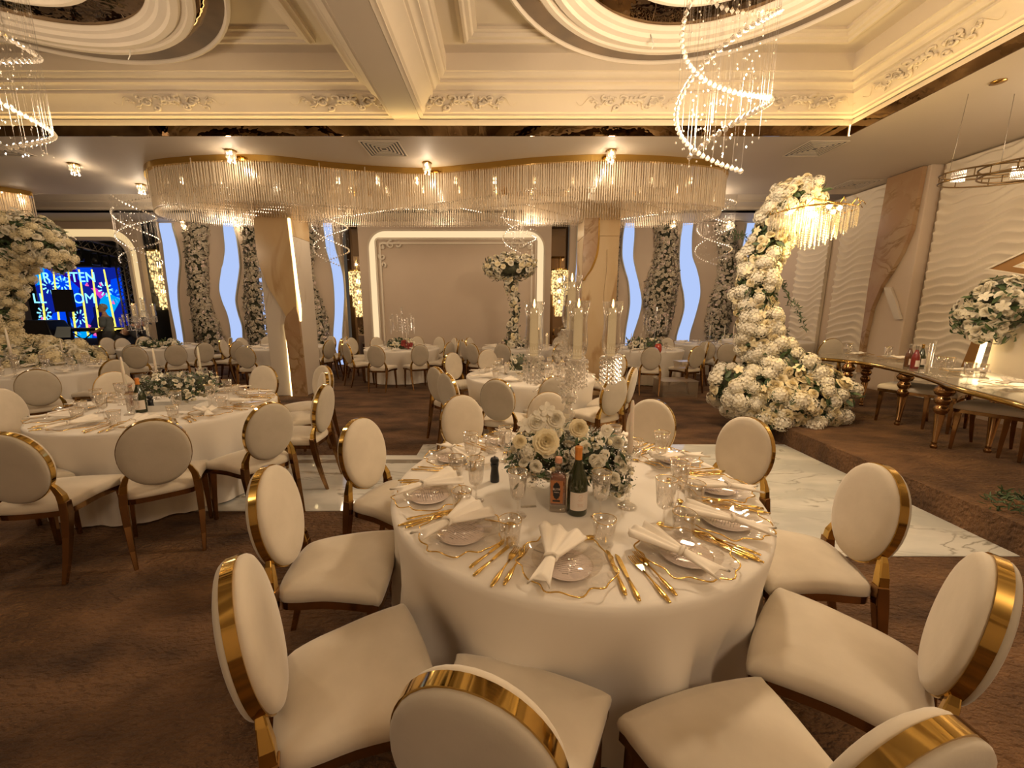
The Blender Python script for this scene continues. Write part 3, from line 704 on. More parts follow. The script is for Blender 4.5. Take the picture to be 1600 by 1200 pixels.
def handle(mb, L, z=.004, w=(.0045,.003,.0035,.0075,.0085,.004)):
    n = len(w); rings = []
    for i, a in enumerate(w):
        y = -L*i/(n-1); h = .0022 if i < n-2 else .0026
        zz = z+.002*sin(i/(n-1)*PI)
        rings.append([(a*cos(q), y, zz+h*sin(q)) for q in np.linspace(0, 2*PI, 9)[:-1]])
    mb.loft(rings)
def make_fork():
    root = empty('fork', label='gold fork', cat='fork'); mb = MB(); handle(mb, .135); mb.ob('handle', CUT, root)
    mb = MB(); rings = []
    for y, a, z in ((-.004,.004,.004),(.01,.009,.006),(.022,.0115,.007),(.03,.0115,.0065)): rings.append([(-a,y,z-.0012),(a,y,z-.0012),(a,y,z+.0012),(-a,y,z+.0012)])
    mb.loft(rings)
    for k in range(4):
        x = -.0098+k*.0065; mb.loft([[(x-q,y,z-.001),(x+q,y,z-.001),(x+q,y,z+.001),(x-q,y,z+.001)] for y, z, q in ((.029,.0065,.0017),(.05,.0045,.0015),(.068,.0065,.0009))])
    mb.ob('tines', CUT, root, smooth=False); return root
def make_knife():
    root = empty('knife', label='gold knife', cat='knife'); mb = MB(); handle(mb, .10, w=(.0045,.005,.006,.007,.0085,.005)); mb.ob('handle', CUT, root)
    mb = MB(); rings = []
    for y, a, b in ((-.002,-.004,.004),(.012,-.0055,.0055),(.05,-.007,.0075),(.09,-.007,.0085),(.112,-.006,.006),(.122,-.005,-.001)): rings.append([(a,y,.0035),(b,y,.0040),(b,y,.0048),(a,y,.0056)])
    mb.loft(rings); mb.ob('blade', CUT, root, smooth=False); return root
def make_spoon():
    root = empty('spoon', label='gold spoon', cat='spoon'); mb = MB(); handle(mb, .10, w=(.003,.0028,.003,.006,.007,.004)); mb.ob('handle', CUT, root)
    mb = MB(); mb.loft([[(.014*r*cos(a), .022+.022*r*sin(a), .002+.007*r*r) for a in np.linspace(0, 2*PI, 17)[:-1]] for r in (.05,.4,.75,1)]+[[(.0145*r*cos(a), .022+.0225*r*sin(a), .0005+.007*r*r) for a in np.linspace(0, 2*PI, 17)[:-1]] for r in (1,.6,.05)])
    mb.ob('bowl', CUT, root); return root
def make_tumbler():
    root = empty('tumbler', label='clear tumbler with thin gold rim', cat='glass')
    n = 40
    def ring(r, z, w_=0): return [(r*(1+w_*cos(3*a))*cos(a), r*(1+w_*cos(3*a))*sin(a), z) for a in np.linspace(0, 2*PI, n+1)[:-1]]
    MB().loft([ring(.001,.001), ring(.030,.001), ring(.033,.006,.01), ring(.035,.04,.02), ring(.040,.092,.05), ring(.038,.092,.05), ring(.0325,.04,.02), ring(.030,.014,.01), ring(.001,.012)], caps=False).ob('glass', TGLASS, root)
    MB().tube(ring(.039,.0925,.05), .0011, 5, closed=True).ob('gold_rim', CUT, root); return root
def make_goblet(h=.195):
    root = empty('goblet', label='stemmed water glass with thin gold rim', cat='glass')
    MB().lathe([(.001,.001),(.036,.001),(.036,.003),(.014,.006),(.005,.012),(.0042,.04),(.0045,.068),(.011,.076)], 28).ob('foot_and_stem', TGLASS, root)
    MB().lathe([(.001,.074),(.014,.075),(.026,.082),(.031,.095),(.034,.13),(.040,h),(.0388,h),(.033,.13),(.0295,.097),(.024,.085),(.001,.079)], 32).ob('bowl', TGLASS, root)
    MB().tube([(.0394*cos(a), .0394*sin(a), h+.0005) for a in np.linspace(0, 2*PI, 33)[:-1]], .0011, 5, closed=True).ob('gold_rim', CUT, root); return root
P_CHG, P_PLT, P_CARD, P_NAP = (Proto(f()) for f in (make_charger, make_plate, make_card, make_napkin))
P_FK, P_KN, P_SP, P_TUM, P_GOB = (Proto(f()) for f in (make_fork, make_knife, make_spoon, make_tumbler, make_goblet))
for p_, s_ in ((P_FK, 1.15), (P_KN, 1.06), (P_TUM, 1.12), (P_GOB, 1.06), (P_NAP, 1.05)): p_.scale = s_
ZT = .7605
def polar(T, r, a): return (T[0]+r*cos(R(a)), T[1]+r*sin(R(a)))
def setting(ti, a, where, lvl=3, zt=ZT, jit=0, nap=0, gl=None, rp=.715):
    T = TABS[ti]; f = R(a)+PI/2            # local +Y points to the table centre
    g = T[2]; W = where+' of the '+g
    def P(r, da, z=0): x, y = polar(T, r, a+da); return (x, y, zt+z)
    if lvl >= 2: P_CHG.put(P(rp, 0), f+jit, 'gold-rimmed clear charger plate at '+W, 'scalloped gold-rimmed charger plates')
    if lvl >= 3:
        P_CARD.put(P(rp, 0, .0145), f+jit*.3, 'round menu card at '+W, 'round menu cards on the chargers')
        P_PLT.put(P(rp, 0, .0175), f, 'small clear plate over the menu at '+W, 'small glass plates')
    nz = .036 if lvl >= 3 else .022
    x, y, z = P(rp+.03, -4.0 if lvl >= 2 else 0, nz); fa = f+R(-8)+nap
    P_NAP.put((x, y, z), fa, 'knotted cream napkin at '+W, 'knotted cream napkins')
    if lvl >= 2:
        r1 = R(random.uniform(-6, 6))
        for k, (dr, dd, nm) in enumerate(((.735,-15.6,'outer'), (.715,-13.2,'inner'))):
            x, y, z = P(dr, dd, .001+.003*k); P_FK.put((x, y, z), f+R(dd*.8)+r1, nm+' gold fork at '+W, 'gold forks')
        for k, (dr, dd, nm) in enumerate(((.765,15.3,'outer'), (.74,13.0,'inner'))):
            x, y, z = P(dr, dd, .001+.002*k); P_KN.put((x, y, z), f+R(dd*.8)+r1, nm+' gold knife at '+W, 'gold knives')
    if lvl >= 3:
        x, y, z = P(.535, 7, .001); P_SP.put((x, y, z), f-PI/2+R(25), 'gold dessert spoon above the plate at '+W, 'gold dessert spoons')
    if lvl >= 1:
        x, y, z = P(.60, 15)
        if gl: x, y = at(*gl[0], .76)
        P_TUM.put((x, y, z), f+random.random(), 'gold-rimmed tumbler at '+W, 'clear tumblers with gold rims')
        x, y, z = P(.46+random.uniform(-.02,.02), 22+random.uniform(-3,3))
        if gl: x, y = at(*gl[1], .76)
        P_GOB.put((x, y, z), f, 'stemmed glass at '+W, 'stemmed glasses')
for a, wh, na in ((-165,'the half past eight place',.5), (-135,'the half past seven place',.2), (-100,'the near six o\'clock place',.0), (-64,'the five o\'clock place',.35), (-35,'the four o\'clock place',.15),
              (-8,'the three o\'clock place',.1), (24,'the two o\'clock place',-.1), (57,'the one o\'clock place',.2), (87,'the far twelve o\'clock place',0), (119,'the eleven o\'clock place',.1), (154,'the ten o\'clock place',-.2)):
    setting(1, a, wh, 3, jit=random.uniform(-.3,.3), nap=na, gl={-165:((722,800),(744,782)), -135:((797,850),(809,806)), -100:((943,850),(937,808)), -64:((1066,838),(1036,822)), -35:((1083,787),(1058,790)), -8:((1058,748),(1031,730)), 154:((713,741),(736,732))}.get(a))
HRS = ['the far twelve o\'clock place','the just past one o\'clock place','the half past two place','the half past three place','the near five o\'clock place','the near six o\'clock place','the just past seven place','the half past eight place','the half past nine place','the near eleven o\'clock place']
for k in range(10): setting(2, 90-36*k-8, HRS[k], 2, nap=random.uniform(-.3,.3))
for k in range(10): setting(11, 90-36*k-8, HRS[k], 1, nap=random.uniform(-.3,.3))
for k in range(10): setting(3, 90-36*k+5, HRS[k], 1, nap=random.uniform(-.3,.3))
for ti in (4, 5, 6, 9, 10, 7):
    for k in range(10): setting(ti, 90-36*k, HRS[k], 0, nap=random.uniform(-.3,.3))
# a few glasses that still catch the light on far tables
for ti, px_, py_, nm in ((7,1092,541,'leftmost glass on the back right table'), (7,1103,540,'second glass on the back right table'), (7,1118,541,'third glass on the back right table'), (6,1040,548,'glass at the right rim of the far right table'), (6,985,549,'glass at the left rim of the far right table')):
    X, Y = at(px_, py_, .80); P_GOB.put((X, Y, ZT), 0, nm, 'stemmed glasses')
# ------------------------------------------------------------------ things on the front table
def lat(name, prof, mat, parent=None, n=28, **k): return MB().lathe(prof, n).ob(name, mat, parent, **k)
WINEG = plain('dark_green_glass', (.022,.028,.008), .06, 0, Specular_IOR_Level=.8)
ORANGE = plain('orange_capsule', (.62,.22,.03), .4)
AMB = plain('amber_spirit', (.22,.05,.015), .08)
CLEARB = thin_glass('bottle_glass', (.80,.74,.64), base=.12)
LABEL = plain('paper_label', (.66,.58,.50), .6)
ORL = plain('orange_label', (.40,.15,.05), .5)
def wine(X, Y, z, rz, lab, cap=ORANGE, glass=WINEG, lb=True, s_=1):
    e = empty('wine_bottle', (X, Y, z), rz, lab, 'bottle'); e.scale = (s_,)*3
    lat('glass_body', [(.001,.0),(.040,.0),(.0435,.006),(.0435,.125),(.0415,.15),(.035,.18),(.024,.21),(.0165,.235),(.0145,.255),(.0140,.298),(.001,.298)], glass, e)
    lat('capsule', [(.0152,.245),(.0152,.288),(.0165,.29),(.0165,.302),(.0150,.304),(.001,.304)], cap, e, sharp=40)
    if lb:
        mb = MB(); mb.loft([[(.0443*sin(a), -.0443*cos(a), zz) for a in np.linspace(-1.05, 1.05, 20)] for zz in (.030,.112)], closed=False)
        l = mb.ob('label', LABEL, e); mb = MB()
        def cyl(px, pz): a = px/.0445; return (.0447*sin(a), -.0447*cos(a), pz)
        mb.tube([cyl(.008*cos(a), .095+.008*sin(a)) for a in np.linspace(0, 6.28, 12)], .0006, 4)
        for zz, w_ in ((.080,.012),(.076,.008),(.060,.014),(.056,.01),(.050,.012)): mb.tube([cyl(x, zz) for x in np.linspace(-w_, w_, 7)], .0006, 4)
        mb.ob('printed_emblem', plain('faded_print', (.55,.33,.22), .6), l)
    return e
X, Y = at(901, 801, .76); wine(X, Y, ZT, .15, 'green wine bottle with orange capsule and white label on the front table')
X, Y = at(871, 796, .76)
e = empty('spirit_bottle', (X, Y, ZT), -.15, 'square bottle of amber spirit with orange label and dark emblem on the front table', 'bottle')
def sq(w_, z, b=.010):
    P = []
    for cx, cy, a0 in ((w_-b, w_-b, 0), (-w_+b, w_-b, PI/2), (-w_+b, -w_+b, PI), (w_-b, -w_+b, 1.5*PI)):
        for k in range(4): a = a0+PI/2*k/3; P.append((cx+b*cos(a), (cy+b*sin(a))*.85, z))
    return P
MB().loft([sq(.034,0), sq(.0365,.004), sq(.0365,.155), sq(.030,.172), sq(.016,.180,.012), sq(.0145,.215,.012), sq(.0165,.216,.012), sq(.0165,.224,.012)]).ob('glass_body', CLEARB, e)
MB().loft([sq(.0335,.035), sq(.0335,.153), sq(.028,.168)]).ob('spirit', AMB, e)
lat('stopper', [(.001,.222),(.0155,.222),(.0155,.244),(.012,.247),(.001,.247)], plain('stopper_orange', (.62,.30,.18), .5), e, sharp=40)
MB().box(-.031, .022, -.0320, -.0312, .045, .150).ob('label', ORL, e, smooth=False)
emb = [(0,.042),(.004,.036),(.010,.034),(.011,.027),(.015,.022),(.014,.012),(.017,.0),(.014,-.012),(.015,-.022),(.011,-.027),(.010,-.034),(.004,-.036),(0,-.042)]
poly = [(x-.006, z+.103) for x, z in emb]+[(-x-.006, z+.103) for x, z in emb[1:-1][::-1]]
xz([(x, z) for x, z in poly[::-1]], -.0330, -.0320).ob('emblem', BLACK, e, smooth=False)
def text(s_, name, mat, parent, loc, size, rot=(PI/2,0,0), ext=.0003, align='CENTER', bold=0):
    c = bpy.data.curves.new(name, 'FONT'); c.body = s_; c.size = size; c.extrude = ext; c.align_x = align; c.align_y = 'CENTER'; c.offset = bold
    o = bpy.data.objects.new(name, c); COL.objects.link(o)
    bpy.context.view_layer.update(); dg = bpy.context.evaluated_depsgraph_get()
    me = bpy.data.meshes.new_from_object(o.evaluated_get(dg)); bpy.data.objects.remove(o); me.materials.clear(); me.materials.append(mat)
    o = link(name, me, parent, loc, rot); return o
text('ELYX', 'brand_lettering', plain('label_cream', (.8,.62,.5), .5), e, (-.006,-.0334,.110), .0135)
text('VODKA', 'small_lettering', plain('label_cream2', (.8,.62,.5), .5), e, (-.006,-.0334,.096), .0065)
xz([(-.022,.052),(.010,.052),(.010,.060),(-.022,.060)], -.0330, -.0320).ob('label_band', BLACK, e, smooth=False)
X, Y = at(773, 752, .76)
e = empty('pepper_mill', (X, Y, ZT), 0, 'black wooden pepper mill on the front table', 'pepper mill')
lat('body', [(.001,0),(.0235,0),(.024,.004),(.0235,.03),(.0195,.06),(.0185,.075),(.022,.092),(.0215,.098),(.001,.098)], BLACK, e)
lat('head', [(.001,.099),(.018,.099),(.0225,.108),(.023,.118),(.019,.128),(.012,.131),(.001,.131)], BLACK, e)
lat('knob', [(.001,.131),(.004,.131),(.005,.138),(.001,.141)], STEEL, e, n=12)
def taper(X, Y, lab, zt=ZT, s_=1, h=.27):
    e = empty('candlestick', (X, Y, zt), 0, lab, 'candlestick', 'clear glass candlesticks with tapers'); e.scale = (s_,)*3
    lat('base', [(.001,0),(.044,0),(.046,.004),(.036,.014),(.02,.022),(.012,.03),(.001,.03)], TGLASS, e)
    lat('stem', [(.001,.03),(.0135,.03),(.0115,.05),(.0115,.20),(.0125,.225),(.015,.232),(.001,.232)], GLASS, e)
    lat('cup', [(.001,.232),(.014,.234),(.028,.245),(.045,.262),(.052,.27),(.043,.268),(.026,.252),(.013,.248),(.001,.246)], TGLASS, e)
    lat('candle', [(.001,.25),(.0115,.25),(.0105,.40),(.008,.25+h-.02),(.005,.25+h-.004),(.001,.25+h)], WAX, e)
    return e
X, Y = at(979, 792, .76); taper(X, Y, 'tall glass candlestick with cream taper on the front table, right of the flowers', h=.245)
# table number stand (thin clear sheet) left of bottle
X, Y = at(826, 792, .76)
e = empty('sign_holder', (X, Y, ZT), .1, 'thin clear acrylic sheet stand left of the spirit bottle', 'sign holder')
MB().box(-.035,.035,-.001,.001,.0,.17).ob('sheet', GLASS, e, smooth=False); MB().box(-.035,.035,-.010,.010,0,.0015).ob('foot', GLASS, e, smooth=False)
# ================================================================== FLOWERS
def rose_tpl(layers=((.20,3,1.0),(.38,4,.95),(.60,5,.80),(.82,6,.48),(1.0,6,.12)), gv=3):
    V = []; F = []; rg = random.Random(4)
    for li, (rad, n, up) in enumerate(layers):
        for k in range(n):
            a0 = 2*PI*k/n+li*.5; wd = PI/n*1.45; base = len(V)
            for i in range(gv+1):
                t = i/gv
                for j in range(4):
                    u = j/3*2-1; a = a0+u*wd*(.5+.5*t)
                    r = rad*(.18+.82*t**.8)*(1-.12*u*u); z = (up*.62)*t+(.10*(1-up))*sin(t*PI)-(.10*(t**3))*(1-up)-.06*u*u*t
                    V.append((r*cos(a), r*sin(a), z+.02*rg.uniform(-1, 1)))
            for i in range(gv):
                for j in range(3): q = base+i*4+j; F.append((q, q+1, q+5, q+4))
    return np.array(V, np.float32), np.array(F, np.int32)
def puff_tpl(seed=1, n=9, m=6):
    mb = MB(); mb.sphere((0,0,.35), .75, n, m); rg = np.random.default_rng(seed); V = np.array(mb.v, np.float32)
    d = V-np.array((0,0,.35)); V = V+d*rg.uniform(-.28, .30, (len(V), 1)); return V.astype(np.float32), np.array(mb.f, np.int32)
def bud_tpl():
    mb = MB(); mb.sphere((0,0,.3), .5, 7, 5, (1,1,1.2)); return np.array(mb.v, np.float32), np.array(mb.f, np.int32)
def orchid_tpl():
    V = []; F = []
    for k in range(5):
        a = 2*PI*k/5+.3; b = len(V); w_ = .34
        for t, ww, z in ((.05,.06,.0),(.5,w_,.14),(.85,w_*.8,.10),(1.0,.08,.0)):
            for s_ in (-1, 0, 1): V.append((t*cos(a)-s_*ww*sin(a), t*sin(a)+s_*ww*cos(a), z+.06*(s_ != 0)))
        for i in range(3):
            for j in range(2): q = b+i*3+j; F.append((q, q+1, q+4, q+3))
    b = len(V); V += [(.12,0,.05),(0,.12,.05),(-.12,0,.05),(0,-.12,.05),(0,0,.28),(0,0,.0)]
    F += [(b,b+1,b+4,b+4),(b+1,b+2,b+4,b+4),(b+2,b+3,b+4,b+4),(b+3,b,b+4,b+4)]
    return np.array(V, np.float32), np.array(F, np.int32)
def leaf_tpl(w_=.25):
    V = [(0,0,0),(-w_*.7,.35,.05),(0,.35,-.03),(w_*.7,.35,.05),(-w_*.6,.7,.08),(0,.7,0),(w_*.6,.7,.08),(0,1,-.05)]
    F = [(0,2,1,1),(0,3,2,2),(1,2,5,4),(2,3,6,5),(4,5,7,7),(5,6,7,7)]
    return np.array(V, np.float32), np.array(F, np.int32)
def hydra_tpl(n=46):
    m0 = MB(); m0.sphere((0,0,.22), .70, 9, 6); V = [np.array(p) for p in m0.v]; F = list(m0.f); rg = np.random.default_rng(8)
    for k in range(n):
        z = 1-1.35*(k+.5)/n; a = k*2.39996; r = math.sqrt(max(0, 1-z*z)); c = np.array((r*cos(a), r*sin(a), z*.85+.25)); nn = np.array((r*cos(a), r*sin(a), z)); nn /= np.linalg.norm(nn)
        t = np.cross(nn, (0,0,1.)) if abs(nn[2]) < .95 else np.array((1.,0,0)); t /= np.linalg.norm(t); b = np.cross(nn, t); ph = rg.uniform(0, 1.5); s_ = rg.uniform(.20, .28); c = c+nn*rg.uniform(-.08, .06)
        for q in range(4):
            a2 = ph+q*PI/2; d1 = t*cos(a2)+b*sin(a2); e1 = -t*sin(a2)+b*cos(a2); B = len(V)
            V += [c-nn*.03, c+s_*(d1*.6+e1*.42)+nn*.05, c+s_*d1*1.05+nn*.02, c+s_*(d1*.6-e1*.42)+nn*.05]; F.append((B, B+3, B+2, B+1))
    return np.array(V, np.float32), np.array(F, np.int32)
ROSE, PUFF, BUD, ORCH, LEAFT = rose_tpl(), hydra_tpl(), bud_tpl(), orchid_tpl(), leaf_tpl()
LORO = rose_tpl(((.35,4,.8),(.7,5,.4),(1.0,6,.05)), 2)
FERN = leaf_tpl(.12)
def basis(nrm):
    n = nrm/np.linalg.norm(nrm, axis=1, keepdims=True); r = rng.normal(size=n.shape); t = r-(r*n).sum(1, keepdims=True)*n; t /= np.linalg.norm(t, axis=1, keepdims=True)
    return t, np.cross(n, t), n
def scatter(tpl, P, N, sc):
    V, F = tpl; t, b, n = basis(N); sc = np.asarray(sc).reshape(-1, 1, 1)
    W = P[:, None, :]+sc*(V[None, :, 0:1]*t[:, None]+V[None, :, 1:2]*b[:, None]+V[None, :, 2:3]*n[:, None])
    k = len(P); off = (np.arange(k)*len(V))[:, None, None]
    return W.reshape(-1, 3), (F[None]+off).reshape(-1, F.shape[1])
def clean(F): return [tuple(dict.fromkeys(f)) for f in F.tolist()]
TME = {}
def tpl_mesh(key, tpl, mat):
    k = (key, mat.name)
    if k not in TME: TME[k] = mesh_np(key, tpl[0], clean(tpl[1]), mat)
    return TME[k]
def place_parts(kind, tpl, mat, P, N, sc, root, org, limit=100):
    """the blooms nearest the viewer as single parts, the rest as one part"""
    d = np.linalg.norm(P-np.array((0,0,HC)), axis=1); vis = d - .6*((N*(np.array((0,0,HC))-P)).sum(1)/d); o = np.argsort(vis); sc = np.asarray(sc)
    me = tpl_mesh(kind, tpl, mat)
    for i in o[:limit]:
        ob = link(kind, me, root, loc=tuple(P[i]-org)); n = Vector(N[i]).normalized()
        ob.rotation_euler = (n.to_track_quat('Z', 'Y') @ Matrix.Rotation(rng.uniform(0, 6.28), 3, 'Z').to_quaternion()).to_euler(); ob.scale = (sc[i],)*3
    r = o[limit:]
    if len(r):
        W, F = scatter(tpl, P[r]-org, N[r], sc[r]); q = link(kind, mesh_np(kind, W, clean(F), mat), root); q['kind'] = 'stuff'
def foliage(name, P, N, sc, mat, root, org, tpl=None):
    if not len(P): return
    W, F = scatter(tpl or LEAFT, P-org, N, sc); return link(name, mesh_np(name, W, clean(F), mat), root)
def blobs(centres, n):
    """random points on a union of ellipsoids: (cx,cy,cz,rx,ry,rz,weight)"""
    C = np.array(centres, float); wgt = C[:, 6]/C[:, 6].sum(); i = rng.choice(len(C), n, p=wgt)
    d = rng.normal(size=(n, 3)); d /= np.linalg.norm(d, axis=1, keepdims=True)
    P = C[i, :3]+d*C[i, 3:6]; N = d/C[i, 3:6]; N /= np.linalg.norm(N, axis=1, keepdims=True)
    inside = np.zeros(n, bool)
    for c in C: inside |= (((P-c[:3])/c[3:6])**2).sum(1) < .72
    return P[~inside], N[~inside]
def tubepath(path, n, flat=1.0):
    """random points on a tube around a path: (x,y,z,r)"""
    A_ = np.array(path, float); L = np.linalg.norm(np.diff(A_[:, :3], axis=0), axis=1); rr = (A_[1:, 3]+A_[:-1, 3])/2; wgt = L*rr; wgt /= wgt.sum()
    i = rng.choice(len(L), n, p=wgt); t = rng.random(n)[:, None]; C = A_[i]*(1-t)+A_[i+1]*t; T_ = A_[i+1, :3]-A_[i, :3]; T_ /= np.linalg.norm(T_, axis=1, keepdims=True)
    d = rng.normal(size=(n, 3)); d -= (d*T_).sum(1, keepdims=True)*T_; d /= np.linalg.norm(d, axis=1, keepdims=True)
    off = d*C[:, 3:4]; off[:, 1] *= flat
    return C[:, :3]+off, d
def jit(P, N, a, b): P = P+N*rng.uniform(a, b, (len(P), 1)); N = N+rng.normal(size=N.shape)*.35; return P, N/np.linalg.norm(N, axis=1, keepdims=True)
def core(path, k, root, org, name='core', mat=None):
    mb = MB(); A_ = [tuple(np.array(p[:3])-org) for p in path]; mb.tube(A_, [max(.01, p[3]*k) for p in path], 10); return mb.ob(name, mat or LEAFD, root)
# --- floral columns on the back wall
cols = {
 'first from left, between the first two blue strips': ([(95,318),(300,325),(500,333),(700,350),(850,388),(1010,432),(1100,470)], A, [.34,.30,.27,.27,.34,.42,.36]),
 'second from the left, left of the marble column': ([(95,755),(250,768),(450,775),(700,780),(900,805),(1040,830),(1150,850)], A, [.30,.26,.24,.30,.33,.30,.28]),
 'third from the left, right of the marble column': ([(95,1205),(250,1190),(450,1172),(650,1195),(850,1262),(1000,1290),(1120,1330)], A, [.25,.26,.20,.30,.32,.30,.22]),
 'slim one just right of the right marble column': ([(95,290),(250,285),(450,275),(650,262),(850,240),(1000,230)], B, [.20,.20,.20,.22,.22,.22]),
 'large one between the two right blue strips': ([(95,708),(280,708),(430,706),(560,680),(700,660),(850,650),(1000,640)], B, [.32,.28,.36,.46,.46,.38,.26]),
 'last on the right, beside the floral arch': ([(95,1170),(280,1195),(450,1205),(600,1195),(750,1140),(880,1110),(1000,1100)], B, [.24,.28,.30,.36,.36,.34,.30])}
for nm, (pts, ox, rad) in cols.items():
    path = [(*zat(ox+x/5, 330+y/5, YB-.1),) for y, x in pts]; path = [(x, YB-.04, z, r) for (x, z), r in zip(path, rad)]
    org = np.array((path[0][0], YB-.04, 0)); root = empty('floral_wall_column', tuple(org), 0, 'white flower column on the back wall, '+nm, 'flower column', 'columns of white flowers on the back wall')
    P, N = tubepath(path, 3600, .42); k = P[:, 1] < YB-.02; P, N = P[k], N[k]
    core(path, .0+.55, root, org, 'backing').scale = (1, .35, 1)
    n = len(P); a = int(n*.40)
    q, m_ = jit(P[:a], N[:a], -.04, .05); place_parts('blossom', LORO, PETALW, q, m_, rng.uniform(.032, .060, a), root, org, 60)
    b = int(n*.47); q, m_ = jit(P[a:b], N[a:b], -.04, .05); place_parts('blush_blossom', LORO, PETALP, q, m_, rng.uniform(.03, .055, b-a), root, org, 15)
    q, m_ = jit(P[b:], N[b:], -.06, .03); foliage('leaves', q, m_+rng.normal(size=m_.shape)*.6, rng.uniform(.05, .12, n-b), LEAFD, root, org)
# --- floral arches
def arch(nm, label, path, base, mats, org, nb=900, nl=1200, orch=60, hang=()):
    org = np.array(org, float); root = empty(nm, tuple(org), 0, label, 'floral arch')
    core(path, .45, root, org, 'trunk', LEAFD)
    P, N = tubepath(path, nb+nl); P2, N2 = blobs(base, int((nb+nl)*1.5))
    k = P2[:, 2] > org[2]+.03; P2, N2 = P2[k], N2[k]
    for PP, NN, s0 in ((P, N, 1), (P2, N2, 1.15)):
        n = len(PP); a = int(n*.20); b = int(n*.285); c = int(n*.345)
        q, m_ = jit(PP[:a], NN[:a], -.04, .05); place_parts('rose', ROSE, mats[0], q, m_, s0*rng.uniform(.045, .07, a), root, org, 50)
        q, m_ = jit(PP[a:b], NN[a:b], -.04, .06); place_parts('hydrangea_head', PUFF, mats[1], q, m_, s0*rng.uniform(.055, .10, b-a), root, org, 22)
        q, m_ = jit(PP[b:c], NN[b:c], .0, .10); place_parts('orchid_bloom', ORCH, mats[0], q, m_, s0*rng.uniform(.045, .065, c-b), root, org, 22)
        q, m_ = jit(PP[c:], NN[c:], -.08, .04); o = foliage('leaves', q, m_+rng.normal(size=m_.shape)*.5, s0*rng.uniform(.06, .14, n-c), LEAF, root, org)
    mb = MB()
    for (cx, cy, cz, rx, ry, rz, _) in base: mb.sphere((cx-org[0], cy-org[1], cz-org[2]), .84, 16, 10, (rx, ry, rz))
    mb.ob('moss_base', LEAFD, root)
    for (x, y, z, dx, dy, dz, L) in hang:     # trailing sprays
        t = np.linspace(0, 1, 26)[:, None]; Pp = np.array((x, y, z))+t*L*np.array((dx, dy, dz))+np.c_[0*t, 0*t, -.25*L*t*t]
        Pp = np.repeat(Pp, 2, 0); Nn = np.tile(np.array([[1, 0, .5],[-1, 0, -.5]]), (26, 1))*1.0+rng.normal(size=(52, 3))*.4
        foliage('fern_spray', Pp, Nn, rng.uniform(.05, .09, 52), LEAF, root, org, FERN)
    return root
def pz(x, y, Y): a, z = zat(x, y, Y); return (a, Y, z)
YR = 5.35
rp = [(1218,600,.22),(1198,560,.19),(1187,520,.18),(1180,480,.17),(1181,440,.16),(1191,400,.16),(1206,365,.17),(1224,335,.18),(1243,312,.20),(1266,298,.16)]
path = [(*pz(x, y, YR-.015*i), r) for i, (x, y, r) in enumerate(rp)]
bs = []
for x, y, rx, ry, rz, w_ in ((1215,620,.62,.55,.36,3),(1165,608,.36,.36,.30,1.3),(1270,612,.38,.40,.30,1.5),(1190,640,.42,.42,.22,1.3),(1250,640,.48,.45,.20,1.3),(1215,580,.38,.36,.30,1.2)):
    p = pz(x, y, YR-.1); bs.append((*p, rx, ry, rz, w_))
arch('floral_arch', 'tall leaning arch of cream and yellow flowers on the right platform', path, bs, (PETALC, PETAL), (pz(1215,655,YR)[0], YR, .22), 1000, 1300, hang=[(*pz(1215,430,YR), .5,0,-.6,.45), (*pz(1240,640,5.0), .7,-.5,.1,.5), (*pz(1205,500,YR), .6,0,-.2,.4), (*pz(1150,600,YR), -.7,-.3,.1,.4), (*pz(1175,380,YR), -.6,0,.5,.45), (*pz(1240,470,YR),.5,0,-.7,.4)])
YL = 6.95
lp = [(60,600,.26),(5,560,.24),(-10,520,.24),(-8,480,.25),(0,440,.26),(4,405,.30),(14,380,.34),(40,368,.36),(68,378,.28),(86,398,.20),(92,420,.12)]
path = [(*pz(x, y, YL-.01*i), r) for i, (x, y, r) in enumerate(lp)]
bs = []
for x, y, rx, ry, rz, w_ in ((45,575,.70,.55,.46,3),(92,572,.50,.5,.40,2),(125,590,.35,.4,.30,1),(10,590,.6,.5,.5,1.5)):
    p = pz(x, y, YL-.1); bs.append((*p, rx, ry, rz, w_))
arch('floral_arch', 'thick arch of cream flowers at the left edge, in front of the stage', path, bs, (PETAL, PETALC), (pz(50,640,YL)[0], YL, 0), 1300, 1500)
# --- tall flower stand on far table 5
T5 = TABS[5]; YF = 9.7
fp = [(800,545,.11),(803,520,.13),(800,500,.10),(806,478,.09),(800,455,.09),(798,437,.12)]
path = [(*pz(x, y, YF), r) for x, y, r in fp]; org = np.array((path[0][0], YF, ZT))
root = empty('tall_flower_stand', tuple(org), 0, 'tall flower tower of white blooms on the far table before the framed panel', 'flower arrangement')
core([(path[0][0], YF, ZT, .12)]+path, .35, root, org, 'stem')
P, N = tubepath(path, 260); P2, N2 = blobs([(*pz(795,418,YF), .56,.36,.28,3), (*pz(775,418,YF), .25,.25,.17,1), (*pz(820,415,YF), .26,.26,.2,1), (*pz(803,540,YF), .22,.2,.14,.8)], 620)
P = np.r_[P, P2]; N = np.r_[N, N2]; k = rng.permutation(len(P)); P, N = P[k], N[k]; n = len(P); a = int(n*.22); b = int(n*.40)
q, m_ = jit(P[:a], N[:a], -.04, .04); place_parts('rose', ROSE, PETAL, q, m_, rng.uniform(.06, .09, a), root, org, 60)
q, m_ = jit(P[a:b], N[a:b], -.02, .06); place_parts('blossom', LORO, PETALC, q, m_, rng.uniform(.04, .07, b-a), root, org, 40)
q, m_ = jit(P[b:], N[b:], -.06, .05); foliage('leaves', q, m_+rng.normal(size=m_.shape)*.5, rng.uniform(.06, .15, n-b), LEAFD, root, org)
